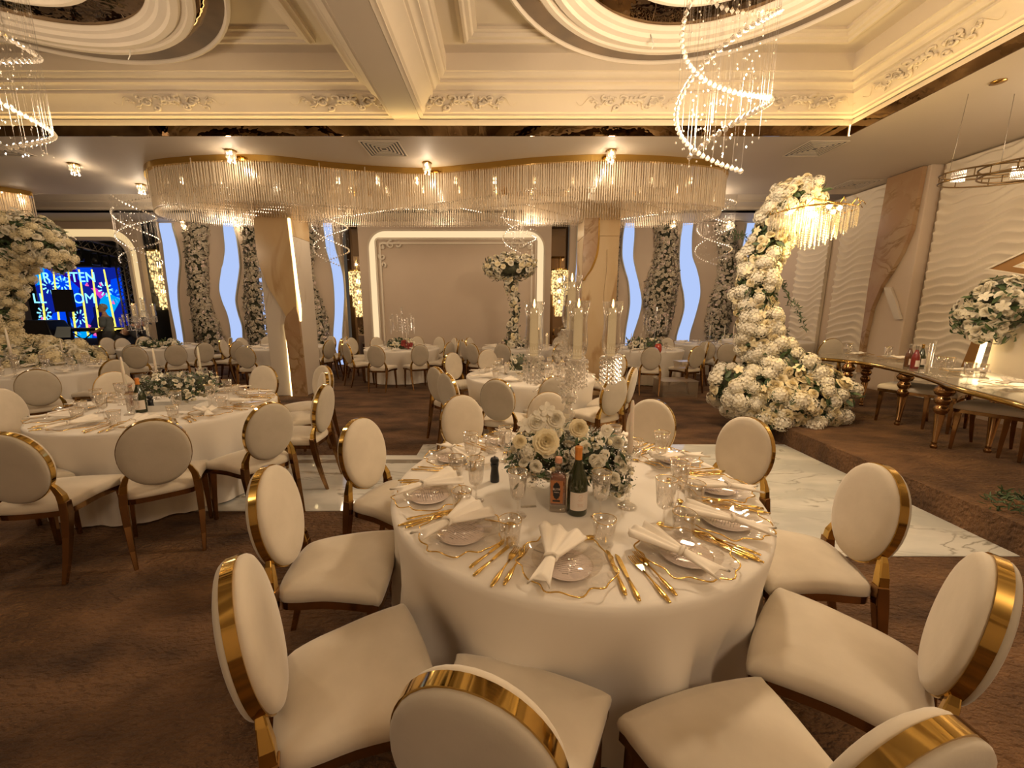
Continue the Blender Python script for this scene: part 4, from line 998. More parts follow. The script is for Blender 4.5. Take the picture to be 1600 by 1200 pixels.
mb = MB(); mb.sphere(tuple(np.array(pz(797,420,YF))-org), 1, 14, 8, (.40,.26,.17)); mb.ob('moss_ball', LEAFD, root)
# --- low centrepieces
def centre(label, cx, cy, zt, blobl, n, s_=1, dense=1, foam=True, gyp=True, pm=PETAL, lim=60, extra=()):
    org = np.array((cx, cy, zt)); root = empty('flower_centrepiece', tuple(org), 0, label, 'flower arrangement', 'low flower centrepieces')
    bl = [(cx+x, cy+y, zt+z, rx, ry, rz, w_) for x, y, z, rx, ry, rz, w_ in blobl]
    P, N = blobs(bl, n); k = P[:, 2] > zt+.03; P, N = P[k], N[k]; m = len(P)
    a = int(m*.10); b = int(m*.14); c = int(m*.20)
    q, m_ = jit(P[:a], N[:a], -.01, .02); place_parts('rose', ROSE, pm, q, m_, s_*rng.uniform(.020, .034, a), root, org, lim)
    q, m_ = jit(P[a:b], N[a:b], .0, .03); place_parts('orchid_bloom', ORCH, PETAL, q, m_, s_*rng.uniform(.016, .028, b-a), root, org, lim//2)
    q, m_ = jit(P[b:c], N[b:c], .0, .03); place_parts('rosebud', BUD, PETALC, q, m_, s_*rng.uniform(.013, .024, c-b), root, org, lim//2)
    q, m_ = jit(P[c:], N[c:], -.04, .03); foliage('leaves', q, m_+rng.normal(size=m_.shape)*.5, s_*rng.uniform(.022, .055, m-c), LEAF, root, org)
    if foam:
        mb = MB()
        for x, y, z, rx, ry, rz, _ in blobl: mb.sphere((x, y, z), .78, 14, 8, (rx, ry, rz))
        mb.ob('foam_core', LEAFD, root)
    if gyp:
        P, N = blobs(bl, int(n*1.6)); q, m_ = jit(P, N, 0, .05); oc = (np.array([(1,0,0),(0,1,0),(-1,0,0),(0,-1,0),(0,0,1),(0,0,-1)], np.float32), np.array([(0,1,4,4),(1,2,4,4),(2,3,4,4),(3,0,4,4),(1,0,5,5),(2,1,5,5),(3,2,5,5),(0,3,5,5)], np.int32))
        k = q[:, 2] > zt+.02; W, F = scatter(oc, q[k]-org, m_[k], np.full(k.sum(), .0032*s_)); g = link('baby_breath', mesh_np('baby_breath', W, clean(F), WHITE), root); g['kind'] = 'stuff'
    return root
cX, cY = .315, 1.83
c1 = centre('large white rose and greenery centrepiece under the candelabra on the front table', cX, cY, ZT,
    [(-.12,0,.20,.15,.13,.095,3),(.12,-.02,.19,.15,.12,.09,3),(0,.02,.21,.14,.12,.09,2),(-.20,-.03,.15,.08,.08,.07,.8),(.19,-.08,.12,.07,.07,.085,.9)], 1700)
org = np.array((cX, cY, ZT))
for (px_, py_, s_, nm, tp, mt) in ((853,690,.062,'large_rose',ROSE,PETALC), (904,669,.045,'rose',ROSE,PETALC), (868,655,.045,'rose',ROSE,PETAL), (838,660,.045,'rose',ROSE,PETAL), (940,719,.030,'open_bloom',LORO,PETAL), (945,710,.024,'open_bloom',LORO,PETAL), (948,672,.028,'open_bloom',LORO,PETAL), (812,690,.034,'rose',ROSE,PETALC), (820,665,.036,'orchid_bloom',ORCH,PETAL), (855,640,.036,'orchid_bloom',ORCH,PETAL), (845,648,.036,'orchid_bloom',ORCH,PETAL), (825,705,.036,'hydrangea_head',PUFF,PETAL)):
    Yf = cY-.135-(.03 if nm == 'large_rose' else 0); x, z = zat(px_, py_, Yf); d = Vector((x*-.2, -1, .35 if tp is not ORCH else .5)).normalized()
    ob = link(nm, tpl_mesh(nm, tp, mt), c1, loc=(x-cX, Yf-cY, z-ZT)); ob.rotation_euler = d.to_track_quat('Z', 'Y').to_euler(); ob.scale = (s_,)*3
MB().lathe([(.001,0),(.075,0),(.078,.004),(.03,.012),(.022,.03),(.03,.09),(.10,.125),(.12,.14),(.001,.14)], 24).ob('glass_bowl', TGLASS, c1)
# left table
T = TABS[2]
centre('long white and green centrepiece on the second table', T[0]+.05, T[1]+.08, ZT, [(-.16,-.02,.19,.16,.13,.09,2),(.02,0,.18,.16,.13,.10,2),(.19,.03,.19,.15,.12,.10,2),(.1,-.08,.12,.12,.08,.09,1)], 800, lim=40)
e = empty('serving_tray', (T[0]+.13, T[1]-.12, ZT), .12, 'pale grey wooden tray under the second table flowers', 'tray')
MB().box(-.26,.26,-.09,.09,0,.012).ob('base', WHITE, e, smooth=False)
mb = MB(); mb.box(-.26,.26,-.09,-.08,.012,.05).box(-.26,.26,.08,.09,.012,.05).box(-.26,-.25,-.08,.08,.012,.05).box(.25,.26,-.08,.08,.012,.05); mb.ob('rim', WHITE, e, smooth=False)
X, Y = at(222, 644, .76); wine(X, Y-.0, ZT, .4, 'dark wine bottle with orange capsule on the second table')
X, Y = at(209, 641, .76)
e = empty('spirit_bottle', (X, Y, ZT), .3, 'square amber spirit bottle behind the candlestick on the second table', 'bottle')
MB().loft([sq(.034,0), sq(.0365,.004), sq(.0365,.155), sq(.030,.172), sq(.016,.180,.012), sq(.0145,.215,.012)]).ob('glass_body', CLEARB, e)
MB().loft([sq(.0335,.035), sq(.0335,.153), sq(.028,.168)]).ob('spirit', AMB, e)
lat('stopper', [(.001,.214),(.0155,.214),(.0155,.236),(.001,.239)], plain('stopper_orange2', (.62,.30,.18), .5), e, sharp=40)
xz([(x+.006, z) for x, z in poly[::-1]], -.0330, -.0320).ob('emblem', AMB, e, smooth=False)
X, Y = at(237, 640, .76); e = empty('pepper_mill', (X, Y, ZT), 0, 'black pepper mill behind the wine bottle on the second table', 'pepper mill')
lat('body', [(.001,0),(.0235,0),(.024,.004),(.0195,.06),(.022,.092),(.001,.098)], BLACK, e); lat('head', [(.001,.099),(.018,.099),(.023,.118),(.012,.131),(.001,.131)], BLACK, e)
X, Y = at(204, 648, .76); taper(X, Y, 'glass candlestick with tall taper at the left of the second table flowers', h=.25)
X, Y = at(318, 612, .76); taper(X, Y, 'glass candlestick with taper at the right of the second table flowers', h=.25)
X, Y = at(250, 618, .76); taper(X, Y, 'glass candlestick with taper behind the second table flowers', h=.25)
X, Y = at(102, 572, .78); taper(X, Y, 'glass candlestick with short candle on the left arch table', h=.2)
X, Y = at(25, 590, .78); taper(X, Y, 'glass candlestick with leaning tall candle at the left edge', h=.3, s_=1.2)
# table 3
T = TABS[3]
centre('round green and cream centrepiece on the table behind the front one', T[0]-.04, T[1]-.05, ZT, [(-.10,0,.16,.14,.13,.12,2),(.06,.02,.15,.14,.12,.10,2)], 420, gyp=False, lim=30)
X, Y = T[0]-.28, T[1]-.22
for dx, dy, lb in ((-.34,.05,'left of the flowers'),(.30,-.12,'right of the flowers'),(.02,-.35,'in front of the flowers')):
    e = empty('pillar_candle', (T[0]+dx, T[1]+dy, ZT), 0, 'short cream candle '+lb+' on the table behind the front one', 'candle', 'short cream candles')
    lat('wax', [(.001,0),(.022,0),(.022,.13),(.018,.155),(.008,.17),(.001,.17)], WAX, e); lat('holder', [(.001,0),(.04,0),(.042,.01),(.026,.016),(.026,.03),(.001,.03)], TGLASS, e)
e = wine(T[0]+.14, T[1]-.30, ZT, 0, 'small dark bottle on the table behind the front one', cap=BLACK, lb=True, s_=.9)
# far tables
for ti, lb, bl, pm in ((4,'mixed white and red flower centrepiece on the small far table',[(-.12,0,.10,.17,.16,.11,2),(.14,0,.10,.17,.15,.11,2)],PETAL), (6,'dark green and white centrepiece on the far right table',[(-.22,0,.12,.22,.18,.14,2),(.15,0,.10,.20,.16,.12,2)],PETAL),
                   (9,'white flower centrepiece on the table behind the left column',[(0,0,.10,.2,.16,.1,2)],PETAL), (10,'wide white flower centrepiece on the candelabra table',[(-.2,0,.08,.24,.2,.1,2),(.25,0,.08,.24,.2,.1,2)],PETAL), (7,'small green flower centrepiece on the back right table',[(.4,-.3,.12,.26,.2,.14,2)],PETAL), (5,'green leaves round the foot of the tall flower tower',[(-.26,-.1,.10,.12,.12,.10,1),(.24,-.1,.1,.12,.12,.1,1)],PETALP)):
    T = TABS[ti]; r_ = centre(lb, T[0], T[1]-.15, ZT, bl, 420, 2.0, gyp=False, pm=pm, lim=20)
    if ti == 4:
        P = np.array([(T[0]+.16+.12*rng.normal()*.6, T[1]-.32, ZT+.12+.05*rng.normal()) for _ in range(14)]); place_parts('red_bloom', LORO, plain('petal_red', (.30,.04,.03), .6), P, np.tile([[0,-1,.4]], (14,1)).astype(float), np.full(14,.05), r_, np.array((T[0], T[1]-.15, ZT)))
# red lantern glass on far right table
X, Y = at(1028, 548, .80); e = empty('red_candle_glass', (X, Y, ZT), 0, 'small red candle glass on the far right table', 'candle holder')
lat('glass', [(.001,0),(.06,0),(.075,.05),(.07,.15),(.05,.19),(.045,.19),(.06,.12),(.001,.02)], plain('red_glass', (.45,.06,.03), .2), e); lat('wax', [(.001,.021),(.05,.021),(.05,.07),(.001,.07)], WAX, e)
for k, (px_, py_, lb) in enumerate(((1107,541,'leftmost tall taper on the back right table'), (1130,541,'middle tall taper on the back right table'), (1144,541,'right tall taper on the back right table'), (1000,549,'short taper left on the far right table'), (985,549,'shortest taper on the far right table'), (972,547,'taper beside the column on the far right table'), (636,545,'white taper right of the small candelabra'), (602,545,'white taper left of the small candelabra'))):
    X, Y = at(px_, py_, .78); taper(X, Y, lb, s_=1.0 if k < 3 else .75, h=.3)
# fern sprig near right edge on the platform
X, Y = at(1590, 792, .25); org = np.array((X, Y, .22)); root = empty('fern_bunch', tuple(org), 0, 'small green fern bunch on the platform at the right edge', 'fern')
P, N = blobs([(X, Y, .25, .16, .14, .08, 1)], 220); k = P[:, 2] > .24; foliage('leaves', P[k], N[k]+rng.normal(size=N[k].shape)*.6, rng.uniform(.04, .09, k.sum()), LEAF, root, org, FERN)
mb = MB()
for k in range(6): mb.tube([(0,0,.01),(.10*cos(k),.10*sin(k),.06),(.17*cos(k),.17*sin(k),.05)], .003, 5)
mb.ob('stems', LEAF, root)
# ================================================================== CHANDELIERS
def drop_tpl():
    mb = MB(); mb.lathe([(.001,-1),(.7,-.72),(1,-.1),(.78,.45),(.28,.95),(.001,1.35)], 7); return np.array(mb.v, np.float32), mb.f
def ball_tpl(n=6, m=4):
    mb = MB(); mb.sphere((0,0,0), 1, n, m); return np.array(mb.v, np.float32), mb.f
DROP = mesh_np('crystal_drop', drop_tpl()[0], drop_tpl()[1], CRY, smooth=False)
BALLT = ball_tpl(5, 3)
def octs(P, r):
    V = np.array([(1,0,0),(0,1,0),(-1,0,0),(0,-1,0),(0,0,1.4),(0,0,-1.4)]); F = [(0,1,4),(1,2,4),(2,3,4),(3,0,4),(1,0,5),(2,1,5),(3,2,5),(0,3,5)]
    r = np.broadcast_to(np.asarray(r, float), (len(P),)); W = (P[:, None]+V[None]*r[:, None, None]).reshape(-1, 3)
    return W, [tuple(i+6*k for i in f) for k in range(len(P)) for f in F]
def wires(P, ztop, r=.0012):
    mb = MB()
    for p in P: mb.box(p[0]-r, p[0]+r, p[1]-r, p[1]+r, p[2], ztop)
    return mb
def spiral(x, y, ztop, zbot, rad, pitch, lab, nb, rb, phase, small=260, cano=True):
    e = empty('spiral_chandelier', (x, y, zbot), 0, lab, 'chandelier', 'spiral chandeliers of hanging crystal drops')
    H = ztop-zbot; pts = []
    for s_ in range(2):
        for i in range(nb):
            t = i/nb; z = H*t*.94; a = phase+PI*s_+2*PI*z/pitch; pts.append((rad*cos(a), rad*sin(a), z))
    pts = np.array(pts); d = pts[:, 2]; o = np.argsort(d)
    for i in o[:96]: link('crystal_drop', DROP, e, loc=tuple(pts[i]), sc=rb)
    r = o[96:]
    if len(r): W, F = octs(pts[r], rb); q = link('crystal_drop', mesh_np('crystal_drop', W, F, CRY, False), e); q['kind'] = 'stuff'
    k = rng.integers(0, 12, small); ring = rng.uniform(0, 1, small)
    a = rng.integers(0, 30, small)*2*PI/30; P = np.c_[rad*np.cos(a)*np.sqrt(ring), rad*np.sin(a)*np.sqrt(ring), H*(k+.5)/12+.03*np.cos(a)]
    W, F = octs(P, rb*.35); q = link('crystal_bead', mesh_np('crystal_bead', W, F, CRY, False), e); q['kind'] = 'stuff'
    g = wires(np.r_[pts[::2], P[::4]], H, .0004).ob('hanging_wires', STEEL, e, smooth=False)
    lat('ceiling_plate', [(.001,H-.01),(rad*1.15,H-.01),(rad*1.15,H+.03),(.001,H+.03)], GOLD, e, sharp=40)
    mb = MB()
    for k in range(8): a = 2*PI*k/8; mb.sphere((rad*.7*cos(a), rad*.7*sin(a), H-.03), .022, 8, 6)
    mb.ob('bulbs', BULB, e)
spiral(1.72, 3.47, 4.50, 2.80, .33, 1.16, 'large spiral crystal chandelier hanging from the right medallion', 72, .021, 0.5)
spiral(-4.06, 3.47, 4.50, 2.86, .33, 1.16, 'large spiral crystal chandelier cut off at the top left', 72, .021, 2.6)
for px_, ph, lab in ((212,.4,'small spiral crystal chandelier before the stage, at the left'), (515,1.6,'small spiral crystal chandelier right of the left marble column'), (812,2.8,'small spiral crystal chandelier above the tall flower tower'), (1118,4.0,'small spiral crystal chandelier left of the right floral arch')):
    X, _ = zat(px_, 350, 10.0); spiral(X, 10.0, 4.72, 2.78, .40, 1.05, lab, 72, .021, ph, small=240)
# --- big crystal rod chandelier
def rod_chandelier(outline, name_lab, zr=3.62, front=True, drop=.60):
    O = np.array(outline); cx, cy = O.mean(0); e = empty('crystal_rod_chandelier', (cx, cy, ZS-.7), 0, name_lab, 'chandelier', 'wavy gold rimmed chandeliers of hanging glass rods')
    zo = -(ZS-.7)
    def dense(P, k=8):
        n = len(P); out = []
        for i in range(n):
            p = [P[(i+j-1) % n] for j in range(4)]
            for t in np.linspace(0, 1, k, endpoint=False): out.append(.5*((2*p[1])+(-p[0]+p[2])*t+(2*p[0]-5*p[1]+4*p[2]-p[3])*t*t+(-p[0]+3*p[1]-3*p[2]+p[3])*t**3))
        return np.array(out)
    D = dense(O)
    from mathutils.geometry import intersect_line_line_2d
    def offs(P, d):
        n = len(P); T_ = np.roll(P, -1, 0)-np.roll(P, 1, 0); T_ /= np.linalg.norm(T_, axis=1, keepdims=True); return P+np.c_[-T_[:, 1], T_[:, 0]]*d
    inn = offs(D, .06)
    mb = MB(); rings = []
    for P, z in ((D, ZS-.001), (D, ZS-.085), (inn, ZS-.085), (inn, ZS-.001)): rings.append([(p[0]-cx, p[1]-cy, z+zo) for p in P])
    mb.loft(rings, caps=False); mb.ob('gold_rim', GOLD, e, sharp=40)
    # plate under the ceiling
    mb = MB(); mb.prism([(p[0]-cx, p[1]-cy) for p in inn], ZS-.02+zo, ZS-.006+zo); mb.ob('mirror_plate', noise_mat('warm_plate', (.6,.48,.33), (.65,.52,.36), 2, .18, .85), e, smooth=False)
    def inside(x, y):
        c = False; n = len(D)
        for i in range(n):
            x1, y1 = D[i]; x2, y2 = D[(i+1) % n]
            if (y1 > y) != (y2 > y) and x < (x2-x1)*(y-y1)/(y2-y1)+x1: c = not c
        return c
    rods = []
    sp = .036; d = 0
    L = np.r_[0, np.cumsum(np.linalg.norm(np.diff(np.r_[D, D[:1]], axis=0), axis=1))]
    for q in np.arange(0, L[-1], sp):                      # ring along the rim
        i = np.searchsorted(L, q)-1; i = max(0, min(len(D)-1, i)); t = (q-L[i])/(L[i+1]-L[i]); p = inn[i]*(1-t)+inn[(i+1) % len(D)]*t; rods.append((p[0], p[1], 0))
    xmin, xmax = D[:, 0].min(), D[:, 0].max(); ymin, ymax = D[:, 1].min(), D[:, 1].max()
    for row, y in enumerate(np.arange(ymin+.16, ymax, .19)):
        for x in np.arange(xmin, xmax, .046):
            yy = y+.10*sin(x*1.7+row); 
            if inside(x, yy): rods.append((x, yy, 1+row))
    Rr = np.array(rods)
    def ln(x, y, row):
        if row == 0: return drop
        return drop*(.78+.22*sin(x*1.15+y*2.4))
    ys = np.array([ln(*r) for r in rods]); r_ = .0058
    t = MB().box(-r_, r_, -r_, r_, 0, 1); TV = np.array(t.v); me = mesh_np('glass_rod', TV, t.f, ROD, False)
    order = np.lexsort((np.abs(Rr[:, 0]-0), Rr[:, 1])); order = np.argsort(np.hypot(Rr[:, 0], Rr[:, 1]))
    for i in order[:100]:
        o = link('glass_rod', me, e, loc=(Rr[i, 0]-cx, Rr[i, 1]-cy, ZS-.03-ys[i]+zo)); o.scale = (1, 1, ys[i])
    rest = order[100:]; W = TV[None]*np.c_[np.ones(len(rest)), np.ones(len(rest)), ys[rest]][:, None, :]+np.c_[Rr[rest, 0]-cx, Rr[rest, 1]-cy, ZS-.03-ys[rest]+zo][:, None, :]
    F = [tuple(i+8*k for i in f) for k in range(len(rest)) for f in t.f]
    q = link('glass_rod', mesh_np('glass_rod', W.reshape(-1, 3), F, ROD, False), e); q['kind'] = 'stuff'
    P = np.c_[Rr[:, 0]-cx, Rr[:, 1]-cy, ZS-.05-ys+zo]; W, F = octs(P, .011); q = link('rod_tip', mesh_np('rod_tip', W, F, CRY, False), e); q['kind'] = 'stuff'
    # small lamps set among the rods
    mb = MB()
    for k in range(14):
        x = xmin+(k+.7)*(xmax-xmin)/14.5
        for y in (7.55, 8.1):
            if inside(x, y): mb.sphere((x-cx, y-cy, ZS-.05+zo), .028, 8, 6)
    mb.ob('lamps', BULB, e); return e
top = [at(x, y, ZS-.08) for x, y in ((230,262),(290,253),(360,250),(430,252),(520,262),(600,268),(667,270),(740,264),(830,255),(900,251),(960,250),(1030,252),(1090,257),(1133,264))]
out = top+[(3.75,7.15),(3.85,7.6),(3.6,8.1),(2.9,8.34),(1.6,8.30),(0.2,8.2),(-1.3,8.3),(-2.8,8.28),(-4.2,8.32),(-5.4,8.25),(-6.0,7.9),(-6.15,7.4)]
rod_chandelier(out, 'long wavy chandelier of hanging glass rods spanning the hall between both columns')
rod_chandelier([(-9.35,8.0),(-9.2,8.2),(-9.3,8.36),(-9.8,8.4),(-11.0,8.4),(-12.2,8.2),(-12.3,7.5),(-11.3,7.1),(-10.2,7.3),(-9.6,7.65)], 'second glass rod chandelier, only its end showing at the left edge')
# --- small crystal downlights
def make_down():
    e = empty('crystal_downlight', label='small crystal downlight', cat='ceiling light')
    lat('gold_plate', [(.001,0),(.075,0),(.078,-.012),(.05,-.02),(.001,-.02)], GOLD, e)
    MB().sphere((0,0,-.035), .022, 8, 6).ob('bulb', emis('down_bulb', (1,.74,.45), 40), e)
    mb = MB()
    for k in range(12):
        a = 2*PI*k/12
        for j, r in enumerate((.045,.062)): mb.box(r*cos(a)-.006, r*cos(a)+.006, r*sin(a)-.006, r*sin(a)+.006, -.10-.035*(k % 3)*(j == 0), -.018)
    mb.ob('crystal_sticks', CRY, e, smooth=False); return e
PD = Proto(make_down())
for x, y, z, lab in ((115,256,ZS,'left, above the stage'), (33,300,ZS,'at the left edge by the second rod chandelier'), (220,288,ZS,'at the left end of the rod chandelier'), (360,235,ZS,'above the left end of the gold rim'), (667,254,ZS,'in the dip of the gold rim, centre'), (955,235,ZS,'above the right part of the gold rim'),
                     (290,346,4.235,'over the first wall flower column'), (372,346,4.235,'over the second blue strip'), (460,347,4.235,'right of the left column top'), (1049,347,4.235,'over the large wall flower column'), (1136,346,4.235,'over the last wall flower column'), (1121,300,ZS,'at the right end of the rod chandelier')):
    X, Y = at(x, y, z); Y = min(Y, 12.2); PD.put((X, Y, z), 0, 'small crystal downlight '+lab, 'small crystal downlights')
    lamp('POINT', 'downlight_lamp', (X, Y, z-.16), 9 if z < 4 else 5, size=.04)
# --- tiered crystal chandeliers in niches
def tier(X, Y, z0, s_, lab):
    e = empty('tiered_chandelier', (X, Y, z0), 0, lab, 'chandelier', 'glowing tiered crystal chandeliers in the niches'); e.scale = (s_,)*3
    GL = emis('crystal_glow', (1,.66,.26), 1.5); t_ = GL.node_tree; v_ = t_.nodes.new('ShaderNodeTexVoronoi'); v_.inputs['Scale'].default_value = 13; c_ = t_.nodes.new('ShaderNodeTexCoord'); t_.links.new(c_.outputs['Object'], v_.inputs['Vector'])
    m_ = t_.nodes.new('ShaderNodeMapRange'); m_.inputs[1].default_value = .0; m_.inputs[2].default_value = .75; m_.inputs[3].default_value = 3.2; m_.inputs[4].default_value = .15; t_.links.new(v_.outputs['Distance'], m_.inputs[0]); t_.links.new(m_.outputs[0], [x for x in t_.nodes if x.type == 'EMISSION'][0].inputs[1])
    for (r, a, b, n, nm) in ((.30,.95,1.75,34,'upper_tier'), (.22,.50,.98,26,'middle_tier'), (.13,.12,.55,18,'lower_tier')):
        mb = MB()
        for k in range(n):
            q = 2*PI*k/n; h = .04*(k % 3)
            mb.box(r*cos(q)-.016, r*cos(q)+.016, r*sin(q)-.012, r*sin(q)+.012, a-h, b)
        mb.ob(nm, GL, e, smooth=False)
    MB().lathe([(.001,1.75),(.31,1.75),(.31,1.80),(.001,1.80)], 24).ob('gold_plate', GOLD, e, sharp=40)
    MB().box(-.01,.01,-.01,.01,1.8,2.3).ob('rod', GOLD, e, smooth=False)
    mb = MB(); mb.sphere((0,0,1.4), .09).sphere((0,0,1.0), .08).sphere((0,0,.6), .07); mb.ob('bulbs', emis('tier_bulb', (1,.78,.45), 12), e)
for x0, y0, y1, Y, lab in ((558,425,497,12.75,'glowing tiered crystal chandelier in the dark niche left of the framed panel'), (875,423,496,12.75,'glowing tiered crystal chandelier in the dark niche right of the framed panel'), (246,395,486,12.9,'glowing tiered crystal chandelier between the stage and the first blue strip')):
    X, zt = zat(x0, y0, Y); _, zb = zat(x0, y1, Y); s_ = (zt-zb)/1.75; tier(X, Y, zb, s_, lab)
# --- chandelier held by right arch
def arch_ch(px0, py0, Y):
    X, z = zat(px0, py0, Y); e = empty('drum_chandelier', (X, Y, z), 0, 'round crystal chandelier lit bright yellow, hanging from the right floral arch', 'chandelier')
    mb = MB()
    for r, zz in ((.40,.14),(.27,.17),(.14,.20)): mb.tube([(r*cos(a), r*sin(a), zz) for a in np.linspace(0, 2*PI, 37)[:-1]], .008, 6, closed=True)
    for k in range(8): a = 2*PI*k/8; mb.tube([(0,0,.30),(.2*cos(a),.2*sin(a),.22),(.40*cos(a),.40*sin(a),.14)], .006, 5)
    for k in range(16): a = 2*PI*k/16; mb.tube([(.40*cos(a),.40*sin(a),.14),(.44*cos(a),.44*sin(a),.20),(.47*cos(a),.47*sin(a),.15)], .005, 5)
    mb.tube([(0,0,.28),(0,0,.42)], .008, 6); mb.ob('gold_frame', GOLD, e)
    pts = []; n = 0
    for r, m, L in ((.42,52,.16),(.34,40,.22),(.26,30,.27),(.17,20,.32),(.07,8,.36)):
        for k in range(m):
            a = 2*PI*k/m+r*7; l = L*(1+.1*(k % 2)); q = [(r*cos(a), r*sin(a), .13-l*t) for t in np.linspace(.05, 1, int(5+l*26))]
            if n < 98 and a % (2*PI) > PI*.95:
                W, F = octs(np.array(q), .011); link('crystal_strand', mesh_np('crystal_strand', W, F, CRY, False), e); n += 1
            else: pts += q
    W, F = octs(np.array(pts), .011); q = link('crystal_strand', mesh_np('crystal_strand', W, F, CRY, False), e); q['kind'] = 'stuff'
    mb = MB()
    for k in range(8): a = 2*PI*k/8; mb.sphere((.25*cos(a), .25*sin(a), .15), .026, 8, 6)
    mb.sphere((0,0,.12), .04, 8, 6); mb.ob('bulbs', emis('arch_bulb', (1,.70,.30), 45), e)
    lamp('POINT', 'arch_light', (X, Y-.05, z+.05), 80, (1,.68,.24), .25)
arch_ch(1266, 352, 4.95)
# --- oval ring chandelier top right
Y0 = 4.55; X0, z0 = zat(1580, 272, Y0)
e = empty('ring_chandelier', (X0, Y0, z0), 0, 'bronze ring chandelier with crystal sleeves at the top right', 'chandelier')
def oring(rx, ry, tz, tilt, nm, cx=0, cy=0):
    mb = MB(); t = np.linspace(0, 2*PI, 61)[:-1]
    for dz in (0, .085): mb.tube([(cx+rx*cos(a), cy+ry*sin(a), tz+dz+tilt*cos(a)) for a in t], .009, 6, closed=True)
    for a in t[::6]: mb.tube([(cx+rx*cos(a), cy+ry*sin(a), tz+tilt*cos(a)), (cx+rx*cos(a), cy+ry*sin(a), tz+.085+tilt*cos(a))], .005, 5)
    mb.ob(nm, plain('bronze', (.20,.13,.06), .35, .9), e)
oring(.62,.30,0,.03,'outer_ring', .08, .15); oring(.36,.30,-.03,.0,'inner_ring', .02, -.1)
mb = MB()
for cx in (-.52,.0,.35):
    for k in range(9): mb.box(cx+k*.018-.004, cx+k*.018+.004, .0+.1*(cx < -.1), .012+.1*(cx < -.1), -.05, .075)
mb.ob('crystal_sleeves', CRY, e, smooth=False)
mb = MB()
for x in (-.45, .1, .5): mb.tube([(x, .2, .08), (x*.9, .2, ZS-z0)], .0025, 5)
mb.ob('hanging_wires', STEEL, e)
mb = MB().box(.0,.035,-.02,.0,.02,.06); mb.ob('bulb', BULB, e, smooth=False)
X, Y = at(1560, 127, ZS); e = empty('ceiling_rosette', (X, Y, ZS), 0, 'small round brass ceiling plate above the ring chandelier', 'ceiling plate'); lat('plate', [(.001,0),(.06,0),(.062,-.012),(.001,-.018)], BRASS, e)
# --- candelabras
def candelabra(X, Y, zt, s_, lab, arms=((200,0),(-20,0),(270,0)), centre_h=True):
    e = empty('crystal_candelabra', (X, Y, zt), 0, lab, 'candelabra', 'crystal candelabras with glass hurricane shades'); e.scale = (s_,)*3
    lat('base', [(.001,0),(.075,0),(.078,.008),(.05,.02),(.022,.03),(.018,.06),(.03,.075),(.018,.09),(.015,.20),(.024,.22),(.026,.25),(.016,.27),(.001,.27)], GLASS, e)
    mb = MB()
    for k, (r, z) in enumerate(((.016,.27),(.03,.30),(.018,.33),(.034,.37),(.02,.41),(.03,.45),(.018,.50),(.03,.54),(.018,.58))): mb.sphere((0,0,z), r, 8, 5)
    mb.ob('stem', CRY, e, smooth=False)
    def cup(x, y, z, name, tall=.245):
        g = empty(name, (x, y, z)); g.parent = e
        lat('shade', [(.018,.012),(.030,.02),(.041,.05),(.044,.08),(.038,.14),(.037,.18),(.047,tall),(.0455,tall),(.0355,.18),(.0365,.14),(.0425,.08),(.039,.05),(.028,.024)], TGLASS, g)
        lat('cup', [(.001,-.03),(.012,-.028),(.02,-.005),(.045,.008),(.047,.012),(.02,.014),(.001,.014)], CRY, g, n=12)
        lat('candle', [(.001,.015),(.019,.015),(.019,tall-.03),(.001,tall-.03)], GWAX, g)
        MB().lathe([(.001,tall-.03),(.006,tall-.018),(.004,tall-.002),(.001,tall+.01)], 8).ob('flame', FLAME, g)
        pts = []
        for ring, (r, n) in enumerate(((.046,14),(.030,9))):
            for k in range(n):
                a = 2*PI*k/n
                for j in range(6): pts.append((r*cos(a), r*sin(a), .0-.020*j-.012*ring))
        W, F = octs(np.array(pts), .0062); link('crystal_pendants', mesh_np('crystal_pendants', W, F, CRY, False), g)
    cup(0, 0, .775, 'centre_cup', .26)
    mb = MB()
    for a, dz in arms:
        dx, dy = .19*cos(R(a)), .19*sin(R(a)); mb.tube([(dx*t, dy*t, .56+.05*sin(t*PI*1.25)-.045*t+.12*max(0, t-.85)) for t in np.linspace(0, 1, 14)], .006, 7)
    mb.ob('arms', GLASS, e)
    for a, dz in arms: cup(.19*cos(R(a)), .19*sin(R(a)), .655, 'arm_cup', .26)
    pts = []
    for z, r, n in ((.76,.05,14),(.72,.065,16),(.67,.07,16),(.62,.075,18),(.57,.06,14),(.52,.045,12),(.47,.035,9)):
        for k in range(n): a = 2*PI*k/n+z*9; pts.append((r*cos(a), r*sin(a), z)); pts.append((r*.95*cos(a), r*.95*sin(a), z-.022))
    P_ = np.array(pts)+rng.normal(size=(len(pts), 3))*.006; W, F = octs(P_, .0075); link('crystal_cluster', mesh_np('crystal_cluster', W, F, CRY, False), e)
    return e
candelabra(.318, 1.90, ZT, 1.0, 'large crystal candelabra with four hurricane candles rising from the front table flowers')
T = TABS[3]; candelabra(T[0]+.12, T[1]+.1, ZT, .62, 'crystal candelabra on the table behind the front one', arms=((180,0),(0,0),(250,0)))
T = TABS[10]; X, _ = at(258, 545, .76)
candelabra(-8.6, 9.65, ZT, 1.15, 'crystal candelabra with lit candles near the stage, right of the bending person', arms=((180,0),(0,0),(250,0)))
T = TABS[2]
